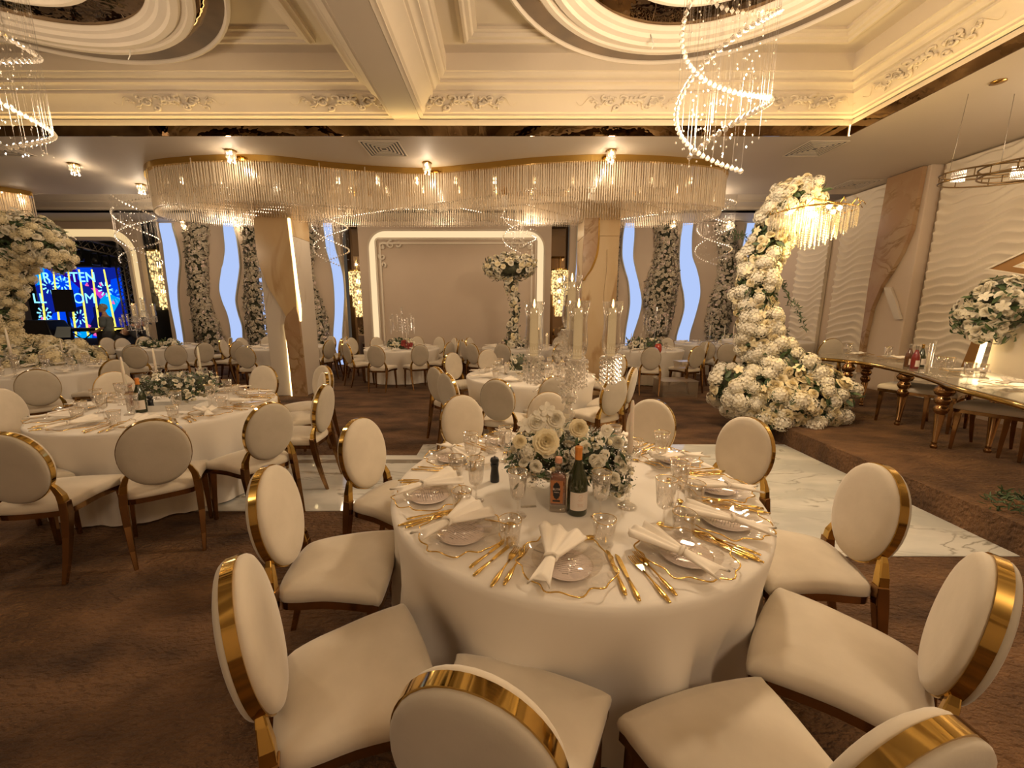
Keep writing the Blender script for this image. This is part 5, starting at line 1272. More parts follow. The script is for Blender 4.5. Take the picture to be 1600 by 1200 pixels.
def small_cand(X, Y, zt, lab, n=7, h=.85, r=.28):
    e = empty('crystal_candelabra', (X, Y, zt), 0, lab, 'candelabra', 'multi-arm clear candelabras on far tables')
    lat('base', [(.001,0),(.10,0),(.05,.03),(.012,.06),(.012,h*.6),(.001,h*.6)], GLASS, e)
    mb = MB(); m2 = MB(); m3 = MB(); pts = []
    for k in range(n):
        a = 2*PI*k/n; x, y = r*cos(a), r*sin(a)*.8; zz = h*(.72 if k % 2 else .62)
        mb.tube([(0,0,h*.5),(x*.6,y*.6,h*.48),(x,y,zz)], .007, 6); m2.lathe([(.001,zz),(.03,zz+.01),(.028,zz+.2),(.026,zz+.2),(.001,zz+.012)], 8, (x,y,0)); m3.lathe([(.001,zz+.01),(.012,zz+.012),(.012,zz+.15),(.001,zz+.16)], 8, (x,y,0))
        pts += [(x, y, zz-.03*j) for j in range(1, 7)]
    m2.lathe([(.001,h*.85),(.034,h*.86),(.03,h*1.15),(.001,h*.86)], 8); mb.tube([(0,0,h*.5),(0,0,h*.85)], .01, 6)
    for j in range(30): pts.append((.07*cos(j), .07*sin(j), h*(.45+.4*j/30)))
    mb.ob('arms', GLASS, e); m2.ob('glass_tubes', TGLASS, e); m3.ob('candles', WAX, e)
    W, F = octs(np.array(pts), .014); link('crystal_drops', mesh_np('crystal_drops', W, F, CRY, False), e)
X, Y = at(620, 541, .76); small_cand(TABS[4][0], TABS[4][1]+.1, ZT, 'clear multi-arm candelabra on the small far table')
X, Y = TABS[6][0]+.30, TABS[6][1]+.15; small_cand(X, Y, ZT, 'clear multi-arm candelabra on the far right table')
small_cand(-9.1, 9.9, ZT, 'clear multi-arm candelabra left of the lit one near the stage')
# ================================================================== STAGE
YS = YB
xa, za = zat(100, 358, YS); xb, _ = zat(222, 480, YS)
XL, XR = -18.7, zat(216, 400, YS)[0]; ZPT = zat(150, 358, YS)[1]
e = empty('stage_portal', ((XL+XR)/2, YS, 0), 0, 'beige stage portal with rounded warm lit border at the left', 'stage portal')
def relm(o, e): return rel(o, e)
rel(xzband(open_rr(XL, XR+.10, 0, ZPT+.22, .05), open_rr(XL+.2, XR, 0, ZPT, .75), YS-.05, YS+.12).ob('surround', WALL, smooth=False), e)
rel(xzband(open_rr(XL+.2, XR, 0, ZPT, .75), open_rr(XL+.42, XR-.20, 0, ZPT-.22, .55), YS+.02, YS+.07).ob('light_border', emis('portal_glow', (1,.70,.34), .85), smooth=False), e)
rel(xzband(open_rr(XL+.42, XR-.20, 0, ZPT-.22, .55), open_rr(XL+.5, XR-.30, 0, ZPT-.32, .5), YS-.04, YS+.1).ob('inner_moulding', PLAS, smooth=False), e)
struct(MB().box(-19, XR+1.6, 16.2, 16.3, 0, 4.8), 'wall_stage', BLACK, 'dark wall behind the stage')
struct(MB().box(XR+.12, -10.4, YS+.85, YS+.9, 0, 4.3), 'wall_stage', MIRF, 'dark mirror gap between the stage and the wall lights')
struct(MB().box(XR-.1, XR+.1, YS+.13, 16.2, 0, 4.8), 'wall_stage', BLACK, 'dark side wall of the stage')
struct(MB().box(-19, XR-.1, YS+.2, 16.2, 4.5, 4.6), 'ceiling', BLACK, 'dark ceiling over the stage')
struct(MB().box(-19, XR-.4, YS+.3, 16.2, 0, .45), 'floor', BLACK, 'black raised floor of the stage')
# LED screen at Y 14.2
YL2 = 14.4
x0, z1 = zat(50, 418, YL2); x1, _ = zat(182, 420, YL2); x1 += .1; _, z0 = zat(100, 528, YL2)
e = empty('led_screen', ((x0+x1)/2, YL2, z0), 0, 'large blue LED screen with glowing letters on the stage', 'screen')
W_, H_ = x1-x0, z1-z0
MB().box(-W_/2-.05, W_/2+.05, .0, .12, .45-z0, H_+.05).ob('casing', BLACK, e, smooth=False)
m, t, b = newmat('screen_image'); t.nodes.remove(b); N_ = t.nodes; L_ = t.links
tc = N_.new('ShaderNodeTexCoord'); vo = N_.new('ShaderNodeTexVoronoi'); vo.inputs['Scale'].default_value = 1.6; L_.new(tc.outputs['Object'], vo.inputs['Vector'])
sx = N_.new('ShaderNodeSeparateColor'); L_.new(vo.outputs['Color'], sx.inputs[0])
cr = N_.new('ShaderNodeValToRGB'); cr.color_ramp.interpolation = 'CONSTANT'; E_ = cr.color_ramp.elements
E_[0].position = 0; E_[0].color = (.004,.015,.30,1); E_[1].position = .35; E_[1].color = (.0,.06,.85,1)
for p_, c_ in ((.55,(.003,.005,.06,1)), (.72,(.0,.35,.9,1)), (.80,(.02,.0,.25,1)), (.93,(.7,.05,.55,1))): q = E_.new(p_); q.color = c_
L_.new(sx.outputs[0], cr.inputs[0]); em = N_.new('ShaderNodeEmission'); em.inputs[1].default_value = 1.0; L_.new(cr.outputs[0], em.inputs[0]); L_.new(em.outputs[0], N_['Material Output'].inputs[0])
MB().box(-W_/2, W_/2, -.01, .0, 0, H_).ob('display', m, e, smooth=False)
CY = emis('screen_cyan', (.25,.75,1), 1.5); YE = emis('screen_yellow', (1,.85,.12), 1.3); PK = emis('screen_pink', (1,.12,.45), 1.0); BL = emis('screen_blue', (.05,.35,1), 1.1)
def scr(px_, py_): X, Z = zat(px_, py_, YL2); return X-(x0+x1)/2, Z-z0
for s_, px_, py_, sz in (('R',74,434,.36), ('TEN',131,434,.38), ('LL',63,467,.38), ('OM',133,467,.40)):
    X, Z = scr(px_, py_); o = text(s_, 'screen_lettering', CY, e, (X, -.03, Z), sz*1.25, ext=.004, bold=0 if 'M' in s_ else .004)
mb = MB()
for k, (pt_, pb_) in enumerate(((62,66),(84,88),(107,112),(124,131),(144,150),(163,176))):
    a = scr(pt_, 421); b = scr(pb_+8, 526); mb.loft([[(a[0]-.025,-.02,a[1]),(a[0]+.025,-.02,a[1]),(a[0]+.025,-.013,a[1]),(a[0]-.025,-.013,a[1])], [(b[0]-.04,-.02,b[1]),(b[0]+.04,-.02,b[1]),(b[0]+.04,-.013,b[1]),(b[0]-.04,-.013,b[1])]])
mb.ob('yellow_bars', YE, e, smooth=False)
for nm_, mt, spots in (('cyan_bursts', CY, ((78,448),(98,443),(165,452),(70,490),(125,495))), ('pink_flecks', PK, ((134,446),(158,447),(180,475),(108,486),(150,520),(138,507),(180,520),(66,500))), ('blue_rays', BL, ((100,430),(72,500),(118,515),(178,462)))):
    mb = MB()
    for j, (a, b) in enumerate(spots):
        X, Z = scr(a, b)
        for k in range(9 if 'pink' not in nm_ else 2):
            q = 2*PI*k/9+j; r0, r1 = (.12,.26) if 'pink' not in nm_ else (0,.12); c_, s_ = cos(q), sin(q); w_ = .018
            mb.add([(X+r0*c_-w_*s_, -.016, Z+r0*s_+w_*c_), (X+r1*c_-w_*1.6*s_, -.016, Z+r1*s_+w_*1.6*c_), (X+r1*c_+w_*1.6*s_, -.016, Z+r1*s_-w_*1.6*c_), (X+r0*c_+w_*s_, -.016, Z+r0*s_-w_*c_)], [(0,1,2,3)])
    mb.ob(nm_, mt, e, smooth=False)
lamp('AREA', 'screen_light', ((x0+x1)/2, YL2-.25, z0+H_/2), 25, (.25,.4,1), W_, (PI/2,0,0), H_)
# trusses
def truss(a, b, w_, nm, lab, n):
    a = Vector(a); b = Vector(b); d = (b-a); u = Vector((0,0,1)) if abs(d.normalized().z) < .8 else Vector((1,0,0)); v = d.normalized().cross(u).normalized(); u = v.cross(d.normalized())
    e = empty(nm, tuple(a), 0, lab, 'truss', 'metal stage trusses'); mb = MB(); C = [u*w_/2+v*w_/2, u*w_/2-v*w_/2, -u*w_/2-v*w_/2, -u*w_/2+v*w_/2]
    for c in C: mb.tube([tuple(c), tuple(d+c)], .024, 6)
    mb.ob('chords', STEEL, e); mb = MB()
    for i in range(n):
        for k in range(4):
            c0, c1_ = (C[k], C[(k+1) % 4]) if i % 2 else (C[(k+1) % 4], C[k]); mb.tube([tuple(d*(i/n)+c0), tuple(d*((i+1)/n)+c1_)], .012, 5)
    mb.ob('braces', STEEL, e)
p0 = zat(95, 362, 12.9); p1 = zat(208, 400, 14.2)
TRB = (p1[0], 14.2, p1[1])
truss((p0[0]-.8, 12.75, p0[1]+.02), (p1[0], 14.2, p1[1]), .30, 'stage_truss', 'horizontal metal truss over the stage screen', 14)
p1 = zat(205, 405, 13.6); truss((p1[0]+.02, 13.6, .45), (p1[0]+.02, 13.6, p1[1]), .32, 'stage_truss', 'upright metal truss at the right side of the stage', 12)
p2 = zat(192, 405, 14.2); truss((p2[0], 14.2, .45), (p2[0], 14.2, p2[1]-.1), .3, 'stage_truss', 'darker upright truss right beside the stage screen', 12)
# moving head lamps under the truss
for k, (px_, py_) in enumerate(((112,398),(134,398),(158,402),(174,404))):
    u_ = (px_-70)/150; TA, TB = Vector((p0[0]-.8, 12.75, p0[1]+.02)), Vector(TRB); q_ = TA+(TB-TA)*u_; e = empty('stage_lamp', (q_.x, q_.y, q_.z-.26), 0, ['first from the left','second from the left','third from the left','rightmost'][k]+' black stage lamp hanging under the truss', 'stage lamp', 'black stage lamps')
    MB().lathe([(.001,-.34),(.10,-.34),(.12,-.2),(.08,-.06),(.001,-.05)], 12).ob('head', BLACK, e); MB().box(-.13,-.11,-.04,.04,-.25,.05).box(.11,.13,-.04,.04,-.25,.05).box(-.13,.13,-.05,.05,.03,.10).ob('yoke', BLACK, e, smooth=False)
# stage furniture
def P3(px_, py_, Y): a, z = zat(px_, py_, Y); return a, Y, z
X, _, Z = P3(62, 500, 12.9); e = empty('covered_piano', (X, 12.9, .45), 0, 'black covered upright instrument on the stage, left of the music stand', 'instrument')
mb = MB(); mb.loft([[(-.66,-.35,0),(.72,-.35,0),(.72,.35,0),(-.66,.35,0)], [(-.66,-.35,Z-.75),(.62,-.35,Z-.75),(.62,.35,Z-.75),(-.66,.35,Z-.75)], [(-.45,-.30,Z-.45),(.50,-.30,Z-.45),(.50,.3,Z-.45),(-.45,.3,Z-.45)]]); mb.ob('cover', BLACK, e, smooth=False, bev=.04)
MB().box(-.4,.4,-.42,-.35,Z-.95,Z-.90).ob('lid_edge', BLACK, e, smooth=False)
X, _, Z = P3(92, 520, 12.5); e = empty('music_stand', (X, 12.55, .45), 0, 'music stand with pale grey sheet lit from the front', 'music stand')
zz = Z-.45
MB().add([(-.24,0,zz-.15),(.26,0,zz-.15),(.20,.12,zz+.18),(-.22,.12,zz+.18),(-.24,.02,zz-.15),(.26,.02,zz-.15),(.20,.14,zz+.18),(-.22,.14,zz+.18)], [(0,1,2,3),(7,6,5,4),(0,4,5,1),(2,6,7,3),(0,3,7,4),(1,5,6,2)]).ob('desk', plain('pale_sheet', (.45,.55,.60), .5), e, smooth=False)
mb = MB(); mb.tube([(0,.08,zz),(0,.08,.3)], .012, 6)
for k in range(3): a = 2*PI*k/3; mb.tube([(0,.08,.3),(.25*cos(a),.08+.25*sin(a),.01)], .01, 5)
mb.ob('tripod', BLACK, e)
X, _, Z = P3(100, 470, 13.4); e = empty('stage_monitor', (X, 13.4, .45), 0, 'black square monitor on a stand in front of the screen letters', 'monitor')
MB().box(-.32,.32,-.05,.05,Z-.45-.36,Z-.45+.36).ob('panel', BLACK, e, smooth=False, bev=.01); MB().box(-.03,.03,.0,.05,.02,Z-.8).box(-.3,.3,-.2,.2,0,.03).ob('stand', BLACK, e, smooth=False)
X, _, Z = P3(118, 515, 12.9); e = empty('keyboard', (X+.1, 13.0, .45), .1, 'black keyboard on a stand between music stand and standing person', 'keyboard')
MB().box(-.5,.5,-.16,.16,.55,.66).ob('body', BLACK, e, smooth=False, bev=.01); MB().box(-.45,.45,-.15,-.02,.66,.67).ob('keys', WHITE, e, smooth=False)
mb = MB(); mb.tube([(-.35,0,.55),(.35,0,0)], .02, 6).tube([(.35,0,.55),(-.35,0,0)], .02, 6); mb.ob('stand', BLACK, e)
X, _, Z = P3(195, 512, 12.2); e = empty('dj_desk', (X+.05, 12.0, 0), 0, 'black desk with a glowing yellow strip, right of the standing person', 'desk')
MB().box(-.45,.5,-.3,.3,0,Z-.07).ob('body', BLACK, e, smooth=False, bev=.01); MB().box(-.42,.46,-.32,-.3,Z-.06,Z-.0).ob('light_strip', emis('desk_strip', (1,.65,.08), 2.2), e, smooth=False)
mb = MB(); mb.box(-.3,-.05,-.2,.15,Z-.07,Z+.03).box(.02,.35,-.2,.15,Z-.07,Z+.02); mb.ob('mixer', BLACK, e, smooth=False, bev=.008)
MB().box(-.28,.33,-.33,-.30,Z-.45,Z-.4).ob('handle', STEEL, e, smooth=False)
X, Y, _ = P3(205, 558, 11.2); e = empty('speaker_box', (-10.8, 12.05, 0), 0, 'low black box at the foot of the stage', 'speaker')
MB().box(-.9,.25,-.2,.15,0,.5).ob('cabinet', BLACK, e, smooth=False, bev=.01); MB().box(-.8,.15,-.215,-.2,.06,.44).ob('grille', plain('grille', (.03,.03,.03), .8), e, smooth=False)
# ================================================================== PEOPLE
SKIN = noise_mat('skin', (.42,.23,.14), (.47,.27,.17), 8, .5); SHIRT = noise_mat('grey_shirt', (.10,.12,.12), (.13,.15,.15), 10, .9); TRS = plain('dark_trousers', (.03,.03,.035), .8); HAIR = plain('grey_hair', (.30,.27,.24), .8); CAP = plain('black_cap', (.012,.012,.014), .7)
def skin_body(name, J, E, mat, parent, root=0, sub=2):
    me = bpy.data.meshes.new(name); me.from_pydata([j[:3] for j in J], E, []); me.materials.append(mat); o = link(name, me, parent)
    m = o.modifiers.new('skin', 'SKIN'); m.use_smooth_shade = True; s_ = o.modifiers.new('sub', 'SUBSURF'); s_.levels = sub; s_.render_levels = sub
    lay = me.skin_vertices[0].data
    for i, j in enumerate(J): lay[i].radius = (j[3], j[4] if len(j) > 4 else j[3]); lay[i].use_root = (i == root)
    return o
def arm_chain(sh, el, wr, side, s_=1):
    return [(*sh, .052), (*el, .040), (*wr, .028)]
def person(loc, rz, J, E, skin_idx, label, shirt, trousers, name='person'):
    e = empty(name, loc, rz, label, 'person'); return e
def body(e, J, E, clothes, head, hair, fingers):
    b = skin_body('body', J, E, SKIN, e)
    for nm, idx, gr, mt in clothes:      # clothing: a slightly larger skin over part of the skeleton
        m = {i: k for k, i in enumerate(idx)}; J2 = [(*J[i][:3], J[i][3]+gr, (J[i][4] if len(J[i]) > 4 else J[i][3])+gr) for i in idx]; E2 = [(m[a], m[c]) for a, c in E if a in m and c in m]
        skin_body(nm, J2, E2, mt, e)
    for f in fingers:
        mb = MB(); mb.tube(f, [.009,.0085,.0075,.006][:len(f)], 7); mb.ob('finger', SKIN, b)
    return b
def headmesh(e, c, look, tilt=0, hair=HAIR, cap=False, b=None):
    g = empty('head', c, look-PI/2); g.parent = e; g.rotation_euler = (tilt, 0, look-PI/2)
    mb = MB(); rings = []
    for z, rx, ry, oy in ((-.115,.03,.03,.045),(-.10,.045,.055,.035),(-.07,.058,.075,.02),(-.03,.068,.088,.01),(.01,.074,.094,.0),(.05,.074,.094,-.005),(.085,.062,.080,-.01),(.108,.038,.05,-.012),(.118,.008,.01,-.012)):
        rings.append([(rx*cos(a), oy+ry*sin(a), z) for a in np.linspace(0, 2*PI, 21)[:-1]])
    mb.loft(rings); mb.loft([[(-.008,.095,.015),(.008,.095,.015),(.006,.085,.015)], [(-.016,.10,-.03),(.016,.10,-.03),(0,.122,-.028)], [(-.008,.09,-.038),(.008,.09,-.038),(0,.098,-.038)]])
    for s_ in (-1, 1): mb.sphere((s_*.076,-.005,-.005), .024, 8, 6, (.35,.8,1.2))
    mb.box(-.024,.024,.083,.094,-.062,-.054); mb.ob('face', SKIN, g)
    mb = MB()
    for s_ in (-1, 1): mb.sphere((s_*.030,.090,.012), .010, 8, 6)
    mb.ob('eyes', BLACK, g)
    mb = MB(); rings = []
    for z, k in ((-.02,1.04),(.02,1.06),(.06,1.08),(.095,1.1),(.118,.9),(.128,.1)):
        rx, ry = (.074, .094) if z < .06 else ((.072,.09) if z < .08 else (.060,.078) if z < .1 else (.04,.05))
        rings.append([(rx*k*cos(a), -.006+(ry*k*sin(a) if sin(a) < .1 or z > .07 else ry*.2), z) for a in np.linspace(0, 2*PI, 21)[:-1]])
    mb.loft(rings); mb.ob('hair', hair if not cap else BLACK, g)
    if cap:
        mb = MB(); mb.lathe([(.082,.03),(.09,.05),(.085,.09),(.06,.125),(.02,.138),(.001,.14)], 18); mb.loft([[(x, y, z) for x, y in ((-.07,.07),(.07,.07),(.055,.17),(0,.19),(-.055,.17))] for z in (.035,.045)]); mb.ob('cap', CAP, g)
# standing person, seen from behind-right, facing left/away (towards the screen)
X, Z = zat(163, 478, 11.6)
# figure stands on the hall floor before the stage; head top at about 1.9 m on a low step
J = [(0,0,.98,.125,.10),(0,.0,1.15,.125,.10),(0,.01,1.35,.14,.105),(0,.02,1.47,.10,.09),(0,.03,1.56,.055),(0,.035,1.66,.05),
     (-.165,.02,1.44,.052),(-.20,.05,1.17,.042),(-.16,.26,1.05,.034),(-.13,.34,1.07,.034,.02),
     (.165,.02,1.44,.052),(.20,.0,1.16,.042),(.22,.10,.93,.034),(.21,.14,.86,.034,.02),
     (-.10,0,.90,.095),(-.11,.02,.50,.065),(-.12,0,.10,.045),(-.12,.14,.05,.04),(.10,0,.90,.095),(.11,.0,.50,.065),(.12,-.03,.10,.045),(.12,.11,.05,.04)]
E_ = [(0,1),(1,2),(2,3),(3,4),(4,5),(3,6),(6,7),(7,8),(8,9),(3,10),(10,11),(11,12),(12,13),(0,14),(14,15),(15,16),(16,17),(0,18),(18,19),(19,20),(20,21)]
e = empty('person', (X, 11.6, 0), R(112), 'person in a grey short-sleeved shirt standing before the stage screen, back turned', 'person')
fg = []
for i in range(5): fg.append([(.21-.02+.010*i, .14, .85),(.205-.02+.010*i,.155,.81),(.20-.02+.010*i,.165,.78-.004*abs(i-2))]); fg.append([(-.13-.02+.010*i,.34,1.07),(-.125-.02+.010*i,.38,1.065),(-.12-.02+.010*i,.41,1.05)])
body(e, J, E_, [('shirt', [0,1,2,3,6,10,7,11], .036, SHIRT), ('trousers', [0,1,14,15,16,18,19,20], .030, TRS)], None, None, fg)
headmesh(e, (0,.045,1.73), PI/2+.3, 0)
# bending person with a black cap at the candelabra table, facing right
X, Z = zat(212, 520, 10.95)
J = [(0,-.30,.90,.14,.12),(0,-.16,1.05,.14,.11),(0,.02,1.18,.16,.11),(0,.12,1.25,.09,.08),(0,.19,1.29,.052),(0,.25,1.31,.05),
     (-.18,.08,1.20,.056),(-.22,.16,.95,.044),(-.15,.34,.84,.032),(-.12,.40,.82,.032,.02),
     (.18,.08,1.20,.056),(.22,.18,.95,.044),(.16,.38,.86,.032),(.13,.44,.84,.032,.02),
     (-.10,-.30,.84,.09),(-.11,-.20,.46,.062),(-.12,-.26,.09,.045),(-.12,-.12,.05,.04),(.10,-.30,.84,.09),(.11,-.22,.46,.062),(.12,-.30,.09,.045),(.12,-.16,.05,.04)]
e = empty('person', (X-.15, 11.0, 0), R(-75), 'person in dark clothes and black cap bending over the candelabra table', 'person')
fg = []
for i in range(5): fg.append([(.13-.02+.010*i,.44,.84),(.13-.02+.010*i,.48,.83),(.13-.02+.010*i,.50,.81)]); fg.append([(-.12-.02+.010*i,.40,.82),(-.12-.02+.010*i,.44,.81),(-.12-.02+.010*i,.46,.79)])
body(e, J, E_, [('shirt', [0,1,2,3,6,10,7,11,8,12], .034, CAP), ('trousers', [0,1,14,15,16,18,19,20], .030, TRS)], None, None, fg)
headmesh(e, (0,.31,1.36), PI/2, R(-35), cap=True)
# ================================================================== HEAD TABLE on the platform
ZP = .22
SM = False
outer = [at(x, y, .97) for x, y in ((1278,556),(1350,563),(1430,579),(1490,598),(1545,612),(1600,626),(1680,652))]
outer = [(4.74,6.25)]+outer
inner = [(5.55,6.55),(5.75,5.6),(5.62,4.7),(5.25,3.95),(4.98,3.4),(4.8,2.9),(4.6,2.3)]
def dens(P, k=6):
    out = []
    for i in range(len(P)-1):
        p = [np.array(P[max(0, i-1)]), np.array(P[i]), np.array(P[i+1]), np.array(P[min(len(P)-1, i+2)])]
        for t in np.linspace(0, 1, k, endpoint=False): out.append(tuple(.5*((2*p[1])+(-p[0]+p[2])*t+(2*p[0]-5*p[1]+4*p[2]-p[3])*t*t+(-p[0]+3*p[1]-3*p[2]+p[3])*t**3)))
    out.append(tuple(P[-1])); return out
loop = dens(outer)+dens(inner)[::-1]
c0 = (5.1, 4.6)
e = empty('head_table', (c0[0], c0[1], ZP), 0, 'long curved glass-topped head table with gold rim and turned gold legs', 'table')
lp = [(x-c0[0], y-c0[1]) for x, y in loop]
MB().prism(lp, .715, .735).ob('table_top', plain('smoked_mirror_top', (.30,.26,.20), .12, .25), e, smooth=False)
mb = MB(); cen = np.mean(lp, 0); mb.tube([(x, y, .705) for x, y in lp], .021, 8, closed=True, flat=1.2); mb.ob('gold_rim', GOLD, e)
LP = [(0,.024),(.02,.03),(.035,.024),(.05,.018),(.06,.024),(.07,.018),(.36,.042),(.375,.035),(.385,.05),(.42,.062),(.45,.05),(.465,.034),(.475,.05),(.51,.068),(.545,.055),(.56,.04),(.57,.065),(.615,.085),(.66,.06),(.685,.045),(.70,.055)]
for px_, py_ in ((1315.5,640),(1345,634),(1401,664),(1458,700),(1490,670),(1542,707)):
    X, Y = at(px_, py_, ZP); mb = MB(); mb.lathe([(.001,0)]+[(r, z) for z, r in LP]+[(.001,.70)], 20, (X-c0[0], Y-c0[1], 0)); mb.ob('leg', LEGM, e)
st = empty('cushioned_seat', label='low cushioned seat', cat='seat')
for o_, ch_ in CH.snap[1]:
    if not o_.name.startswith('back'):
        c_ = o_.copy(); COL.objects.link(c_); c_.parent = st
PS = Proto(st)
for px_, py_, a, ph in ((1385,607,205,'behind the head table, nearest the marble pilaster'), (1425,612,200,'behind the head table, below the three bottles'), (1512,640,210,'behind the head table, below the hanging flowers'), (1590,650,215,'behind the head table at the right edge')):
    X, Y = at(px_, py_, .47+ZP); d = R(a); PS.put((min(6.5, X+.42), Y+.1, ZP), d-PI/2, 'gold legged cushioned seat '+ph, 'cushioned seats at the head table')
# bottles and glass on head table
ZH = ZP+.7352
for px_, py_, lab, gm, cp in ((1418,573,'dark brown bottle, leftmost of the three on the head table', plain('brown_bottle', (.10,.04,.015), .1), STEEL), (1428,576,'red bottle with white label, middle of the three on the head table', plain('red_bottle', (.17,.02,.015), .1), STEEL), (1437,573,'dark green bottle with gold capsule, rightmost of the three on the head table', WINEG, GOLD)):
    X, Y = at(px_, py_, ZH); wine(X, Y, ZH, .3, lab, cap=cp, glass=gm, s_=.92)
for k, (px_, py_, lab) in enumerate(((1447,583,'tall clear glass cylinder right of the bottles on the head table'), (1453,574,'second tall clear cylinder on the head table'))):
    X, Y = at(px_, py_, ZH); e = empty('glass_cylinder', (X, Y, ZH), 0, lab, 'candle holder', 'clear glass cylinders on the head table'); lat('cylinder', [(.001,0),(.05,0),(.05,.005),(.022,.01),(.022,.33),(.020,.33),(.020,.012),(.001,.012)], GLASS, e); lat('candle', [(.001,.013),(.012,.013),(.012,.22),(.001,.22)], WAX, e)
for k, (px_, py_, lab) in enumerate(((1325,559,'stemmed glass at the far end of the head table'), (1385,566,'stemmed glass left of the bottles on the head table'), (1466,588,'first stemmed glass right of the cylinders'), (1480,590,'second stemmed glass right of the cylinders'), (1510,600,'stemmed glass before the flowers on the head table'), (1528,604,'short stemmed glass near the flowers on the head table'))):
    X, Y = at(px_, py_, ZH); P_GOB.put((X, Y, ZH), 0, lab, 'stemmed glasses')
for k, (px_, py_, lab) in enumerate(((1340,556,'knotted napkin at the far end of the head table'), (1392,562,'knotted napkin before the bottles on the head table'), (1500,584,'knotted napkin under the flowers on the head table'), (1570,605,'knotted napkin at the right edge of the head table'))):
    X, Y = at(px_, py_, ZH); P_CHG.put((X+.08, Y+.05, ZH), 0, lab.replace('knotted napkin', 'clear charger plate'), 'scalloped gold-rimmed charger plates'); P_NAP.put((X+.08, Y+.05, ZH+.024), 2.2+k, lab, 'knotted cream napkins')
# backdrop frame with flowers
XB = 6.35
def yzp(px_, py_, X_=XB):       # point on the plane X = XB
    zc = FPX*X_/(px_-CX); a = (py_-600)/FPX; # depth along axis
    yc = a*zc; Y = zc*cos(TH)-yc*sin(TH); z = HC-(zc*sin(TH)+yc*cos(TH)); return (Y, z)
e = empty('backdrop_frame', (XB, 4.6, ZP), 0, 'cream backdrop with angular bronze frame and warm light edge behind the head table', 'backdrop')
def bar(pts, w_, d, mat, nm, off=0):
    mb = MB(); q = [(XB+off, y, z) for y, z in pts]; mb.tube(q, w_, 4, up=(1,0,0), flat=d/w_); rel(mb.ob(nm, mat, smooth=False), e)
dA = yzp(1556,420); dB = yzp(1606,382); dC = yzp(1606,448); dD = (dB[0]-1.6, dB[1]+.65); dE = (dC[0]-1.6, dC[1]-.3)
def quadbar(p, q, w_, nm, mat, t=.05, off=0):
    p = np.array(p); q = np.array(q); d = (q-p)/np.linalg.norm(q-p); n_ = np.array((-d[1], d[0]))*w_/2; mb = MB(); V = []
    for X_ in (XB-t+off, XB+off): V += [(X_, *(p-n_)), (X_, *(q-n_)), (X_, *(q+n_)), (X_, *(p+n_))]
    mb.add(V, [(0,1,2,3),(7,6,5,4),(0,4,5,1),(1,5,6,2),(2,6,7,3),(3,7,4,0)]); rel(mb.ob(nm, mat, smooth=False), e)
BRZ = plain('bronze_frame', (.34,.18,.06), .35, .6)
def vee(s0, s1, nm, mat, x0, x1):      # band between two nested V outlines, shifted along Y
    mb = MB(); up, lo = (dD[0], dD[1]), (dE[0], dE[1]); rg_ = []
    for X_, s_ in ((x0, s0), (x0, s1), (x1, s1), (x1, s0)): rg_.append([(X_, up[0]-s_, up[1]), (X_, dA[0]-s_, dA[1]), (X_, lo[0]-s_, lo[1])])
    n_ = 3; V = [q for g in rg_ for q in g]; F = []
    for k in range(2):
        for i, j in ((0,1),(1,2),(2,3),(3,0)): F.append((i*3+k, i*3+k+1, j*3+k+1, j*3+k))
    mb.add(V, F); rel(mb.ob(nm, mat, smooth=False), e)
vee(-.05, .0, 'outer_border', PLASW, XB-.09, XB+.02); vee(.0, .24, 'frame_bar', BRZ, XB-.07, XB+.0); vee(.24, .29, 'inner_border', PLASW, XB-.09, XB+.02); vee(.33, .38, 'light_edge', LEDC, XB-.0, XB+.02)
mb = MB(); mb.add([(X_, y, z) for X_ in (XB+.03, XB+.07) for y, z in ((dA[0]-.29, dA[1]), (dD[0]-.29, dD[1]), (dE[0]-.29, dE[1]))], [(0,1,2),(5,4,3),(0,3,4,1),(1,4,5,2),(2,5,3,0)]); rel(mb.ob('diamond_panel', PLAS, smooth=False), e)
b0 = yzp(1547,500); b1 = yzp(1508,592); quadbar(b0, b1, .13, 'frame_bar', BRZ)
b2 = yzp(1556,492); b3 = yzp(1524,592); quadbar(b2, b3, .03, 'light_edge', LEDC, off=-.01)
p4 = yzp(1562,480); p5 = yzp(1530,600)
mb = MB(); V = []
for X_ in (XB+.03, XB+.08): V += [(X_, p5[0], p5[1]), (X_, p4[0], p4[1]), (X_, 2.6, p4[1]), (X_, 2.6, p5[1])]
mb.add(V, [(0,1,2,3),(7,6,5,4),(0,4,5,1),(1,5,6,2),(2,6,7,3),(3,7,4,0)]); rel(mb.ob('panel', noise_mat('backdrop_panel', (.80,.68,.50), (.84,.72,.54), 2, .7), smooth=False), e)
mb = MB().box(XB+.0, XB+.10, 2.6, p5[0], ZP, p5[1]+.02); rel(mb.ob('plinth', WALL, smooth=False), e)
lamp('AREA', 'backdrop_light', (XB-.12, b2[0]-.25, (b2[1]+b3[1])/2), 1.2, (1,.72,.36), .1, (0, PI/2, 0), .8)
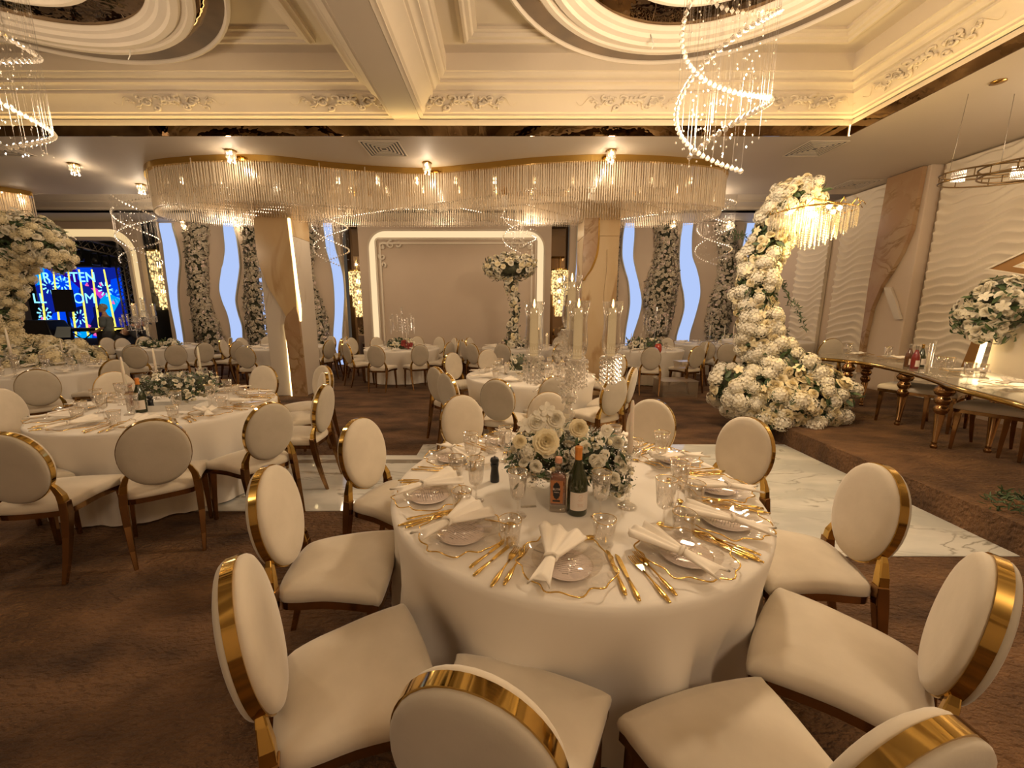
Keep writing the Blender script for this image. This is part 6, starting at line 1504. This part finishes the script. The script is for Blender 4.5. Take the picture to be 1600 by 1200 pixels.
# flowers on the backdrop
cc = yzp(1572, 492); org = np.array((XB-.15, cc[0], cc[1])); root = empty('hanging_flowers', tuple(org), 0, 'spray of cream flowers and leaves fixed on the backdrop frame at the right edge', 'flower arrangement')
P, N = blobs([(XB-.2, *yzp(1565,487), .16,.30,.20,2), (XB-.2, *yzp(1592,470), .18,.28,.24,2), (XB-.2, *yzp(1548,503), .12,.2,.14,1), (XB-.2, *yzp(1572,515), .12,.16,.14,1)], 700); n = len(P); a = int(n*.2); b = int(n*.3)
q, m_ = jit(P[:a], N[:a], -.03, .04); place_parts('rose', ROSE, PETAL, q, m_, rng.uniform(.05, .085, a), root, org, 60)
q, m_ = jit(P[a:b], N[a:b], 0, .06); place_parts('orchid_bloom', ORCH, PETAL, q, m_, rng.uniform(.05, .075, b-a), root, org, 40)
q, m_ = jit(P[b:], N[b:], -.05, .08); foliage('leaves', q, m_+rng.normal(size=m_.shape)*.5, rng.uniform(.06, .13, n-b), LEAF, root, org)
mb = MB(); mb.sphere((0.02,0,0), 1, 12, 8, (.12,.30,.20)); mb.ob('moss_core', LEAFD, root)
# ================================================================== clear box and small things
X, Y = at(1037, 618, 0)
e = empty('clear_box', (X+.25, Y+.1, 0), 0, 'low frosted clear acrylic box on the carpet before the far right table', 'box')
BX = thin_glass('frosted', (.92,.89,.84), base=.07, rough=.3, body=(.8,.7,.55), bodyfac=.07)
mb = MB(); w_, d_, h_ = .34, .25, .30
mb.box(-w_,w_,-d_,-d_+.008,0,h_).box(-w_,w_,d_-.008,d_,0,h_).box(-w_,-w_+.008,-d_,d_,0,h_).box(w_-.008,w_,-d_,d_,0,h_); mb.ob('sides', BX, e, smooth=False); MB().box(-w_-.01,w_+.01,-d_-.01,d_+.01,h_,h_+.01).ob('top', BX, e, smooth=False)
e = empty('clear_tub', (3.62, 7.95, .515), .2, 'small clear plastic tub on the seat beside the far right table', 'box')
MB().loft([[(-.13,-.09,0),(.13,-.09,0),(.13,.09,0),(-.13,.09,0)], [(-.15,-.11,.13),(.15,-.11,.13),(.15,.11,.13),(-.15,.11,.13)]]).ob('tub', BX, e, smooth=False); MB().box(-.16,.16,-.12,.12,.13,.14).ob('lid', BX, e, smooth=False)
# hooks of wire in the medallions
for px_, py_, lab in ((201,95,'loose white cable end hanging from the left medallion'), (1016,78,'short loose cable end hanging from the right medallion')):
    X, Z = 0, 0; X, Y = at(px_, py_-12, 4.40); e = tag(MB().tube([(0,0,.03),(.02,0,-.02),(.03,-.02,-.07),(.01,-.03,-.12)], .005, 6).ob('loose_cable', WHITE, loc=(X, Y, 4.44)), lab, 'cable')
